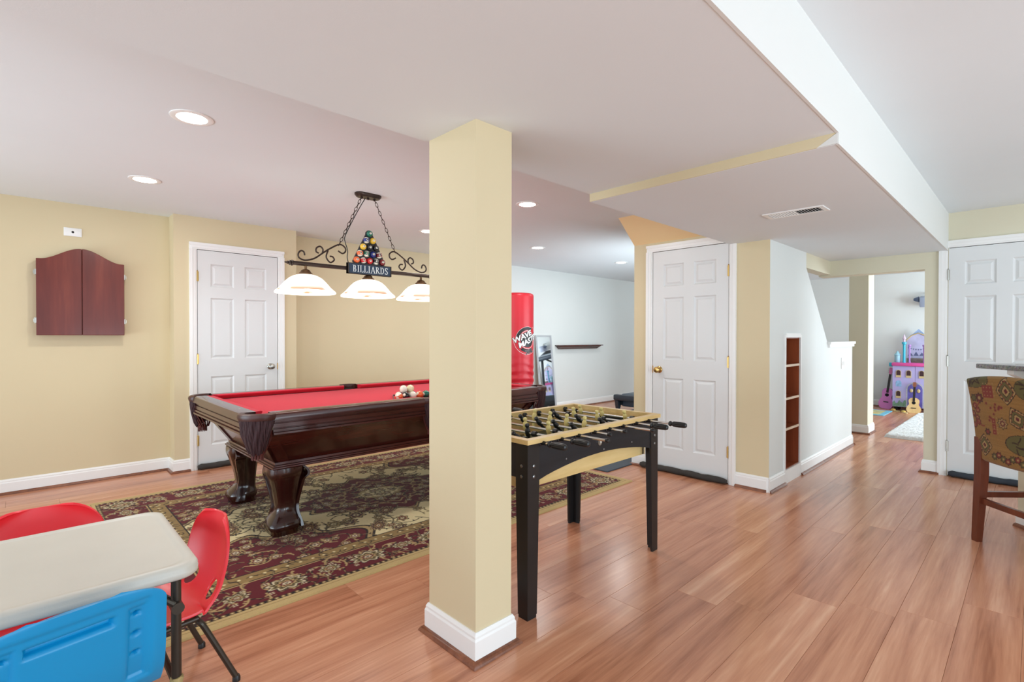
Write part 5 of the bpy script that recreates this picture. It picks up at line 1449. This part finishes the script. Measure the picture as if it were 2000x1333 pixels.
def slipper(x, y, rz, label):
    t = thing('slipper', label, 'slipper', (x,y,0), rz, 'gold slippers by the toy castle')
    MB().loft([[(a*s,b*s,z) for a,b in [(.036*math.cos(q)*(1-.15*math.sin(q)), .085*math.sin(q)) for q in [2*PI*k/20 for k in range(20)]]] for s,z in ((.96,0),(1,.006),(.97,.012))]).build('sole', M_GOLDP, t)
    MB().sphere((0,.035,.012), .036, 14, 8, (1,1.2,.8)).build('upper', pmat('gold_fabric', (212,178,96), .35, metal=.4, var=.1), t)
slipper(-1.60, 10.23, .9, 'left gold slipper on the floor at the toy castle corner'); slipper(-1.46, 10.10, .5, 'right gold slipper nearer the small wood guitar')
ty = thing('toy_vehicle', 'pale blue and white plastic toy half hidden behind the far column', 'toy', (-2.36, 10.30, 0))
MB().rbox(-.22,.22,-.16,.16,.06,.26,.05,3).build('body', pmat('powder_blue_plastic', (150,172,198), .35), ty)
MB().rbox(-.17,.17,-.13,.13,.25,.42,.05,3).build('cab', pmat('white_plastic', (226,230,234), .35), ty)
MB().rbox(-.172,.172,-.1305,-.10,.29,.385,.02,2).build('window', pmat('smoke_window', (52,66,80), .2), ty)
for sx in (-1,1):
    for sy in (-1,1): MB().lathe([(0,-.02),(.06,-.02),(.065,0),(.06,.02),(0,.02)], 18, Matrix.Translation((sx*.14,sy*.155,.065)) @ Matrix.Rotation(PI/2,4,'X')).build('wheel', M_BLACKP, ty)
sk = thing('wall_speaker', 'grey blue speaker on a bracket high on the playroom end wall', 'speaker', (-1.27, YFAR, 1.83))
MB().rbox(-.075,.09,-.19,-.05,-.09,.075,.015,2,Matrix.Rotation(.25,4,'X')).build('cabinet', pmat('grey_blue_plastic', (166,178,200), .4), sk)
MB().lathe([(.05,0),(.018,.07),(0,.07)],18,Matrix.Translation((-.085,-.13,.0)) @ Matrix.Rotation(-PI/2,4,'Y')).build('horn', pmat('slate_plastic', (92,108,136), .4), sk)
MB().tube([(0,0,.10),(0,-.06,.10),(0,-.10,.05)], .012, 8).build('bracket', M_STEEL, sk)
v2 = thing('air_vent', 'thin dark edged ceiling register in the playroom ceiling', 'vent', (-1.22, 10.25, ZC))
MB().box(-.2,.2,-.07,.07,-.008,0).build('frame', M_TRIM, v2, False)
s0_ = MB().box(-.012,.0,-.05,.05,-.0125,-.008).build('slat', pmat('grey_slat', (120,130,146), .5), v2, False)
for k in range(1,16): copy_part(s0_, v2, (-.18+.0235*k,0,0))
s0_.location = (-.18,0,0)
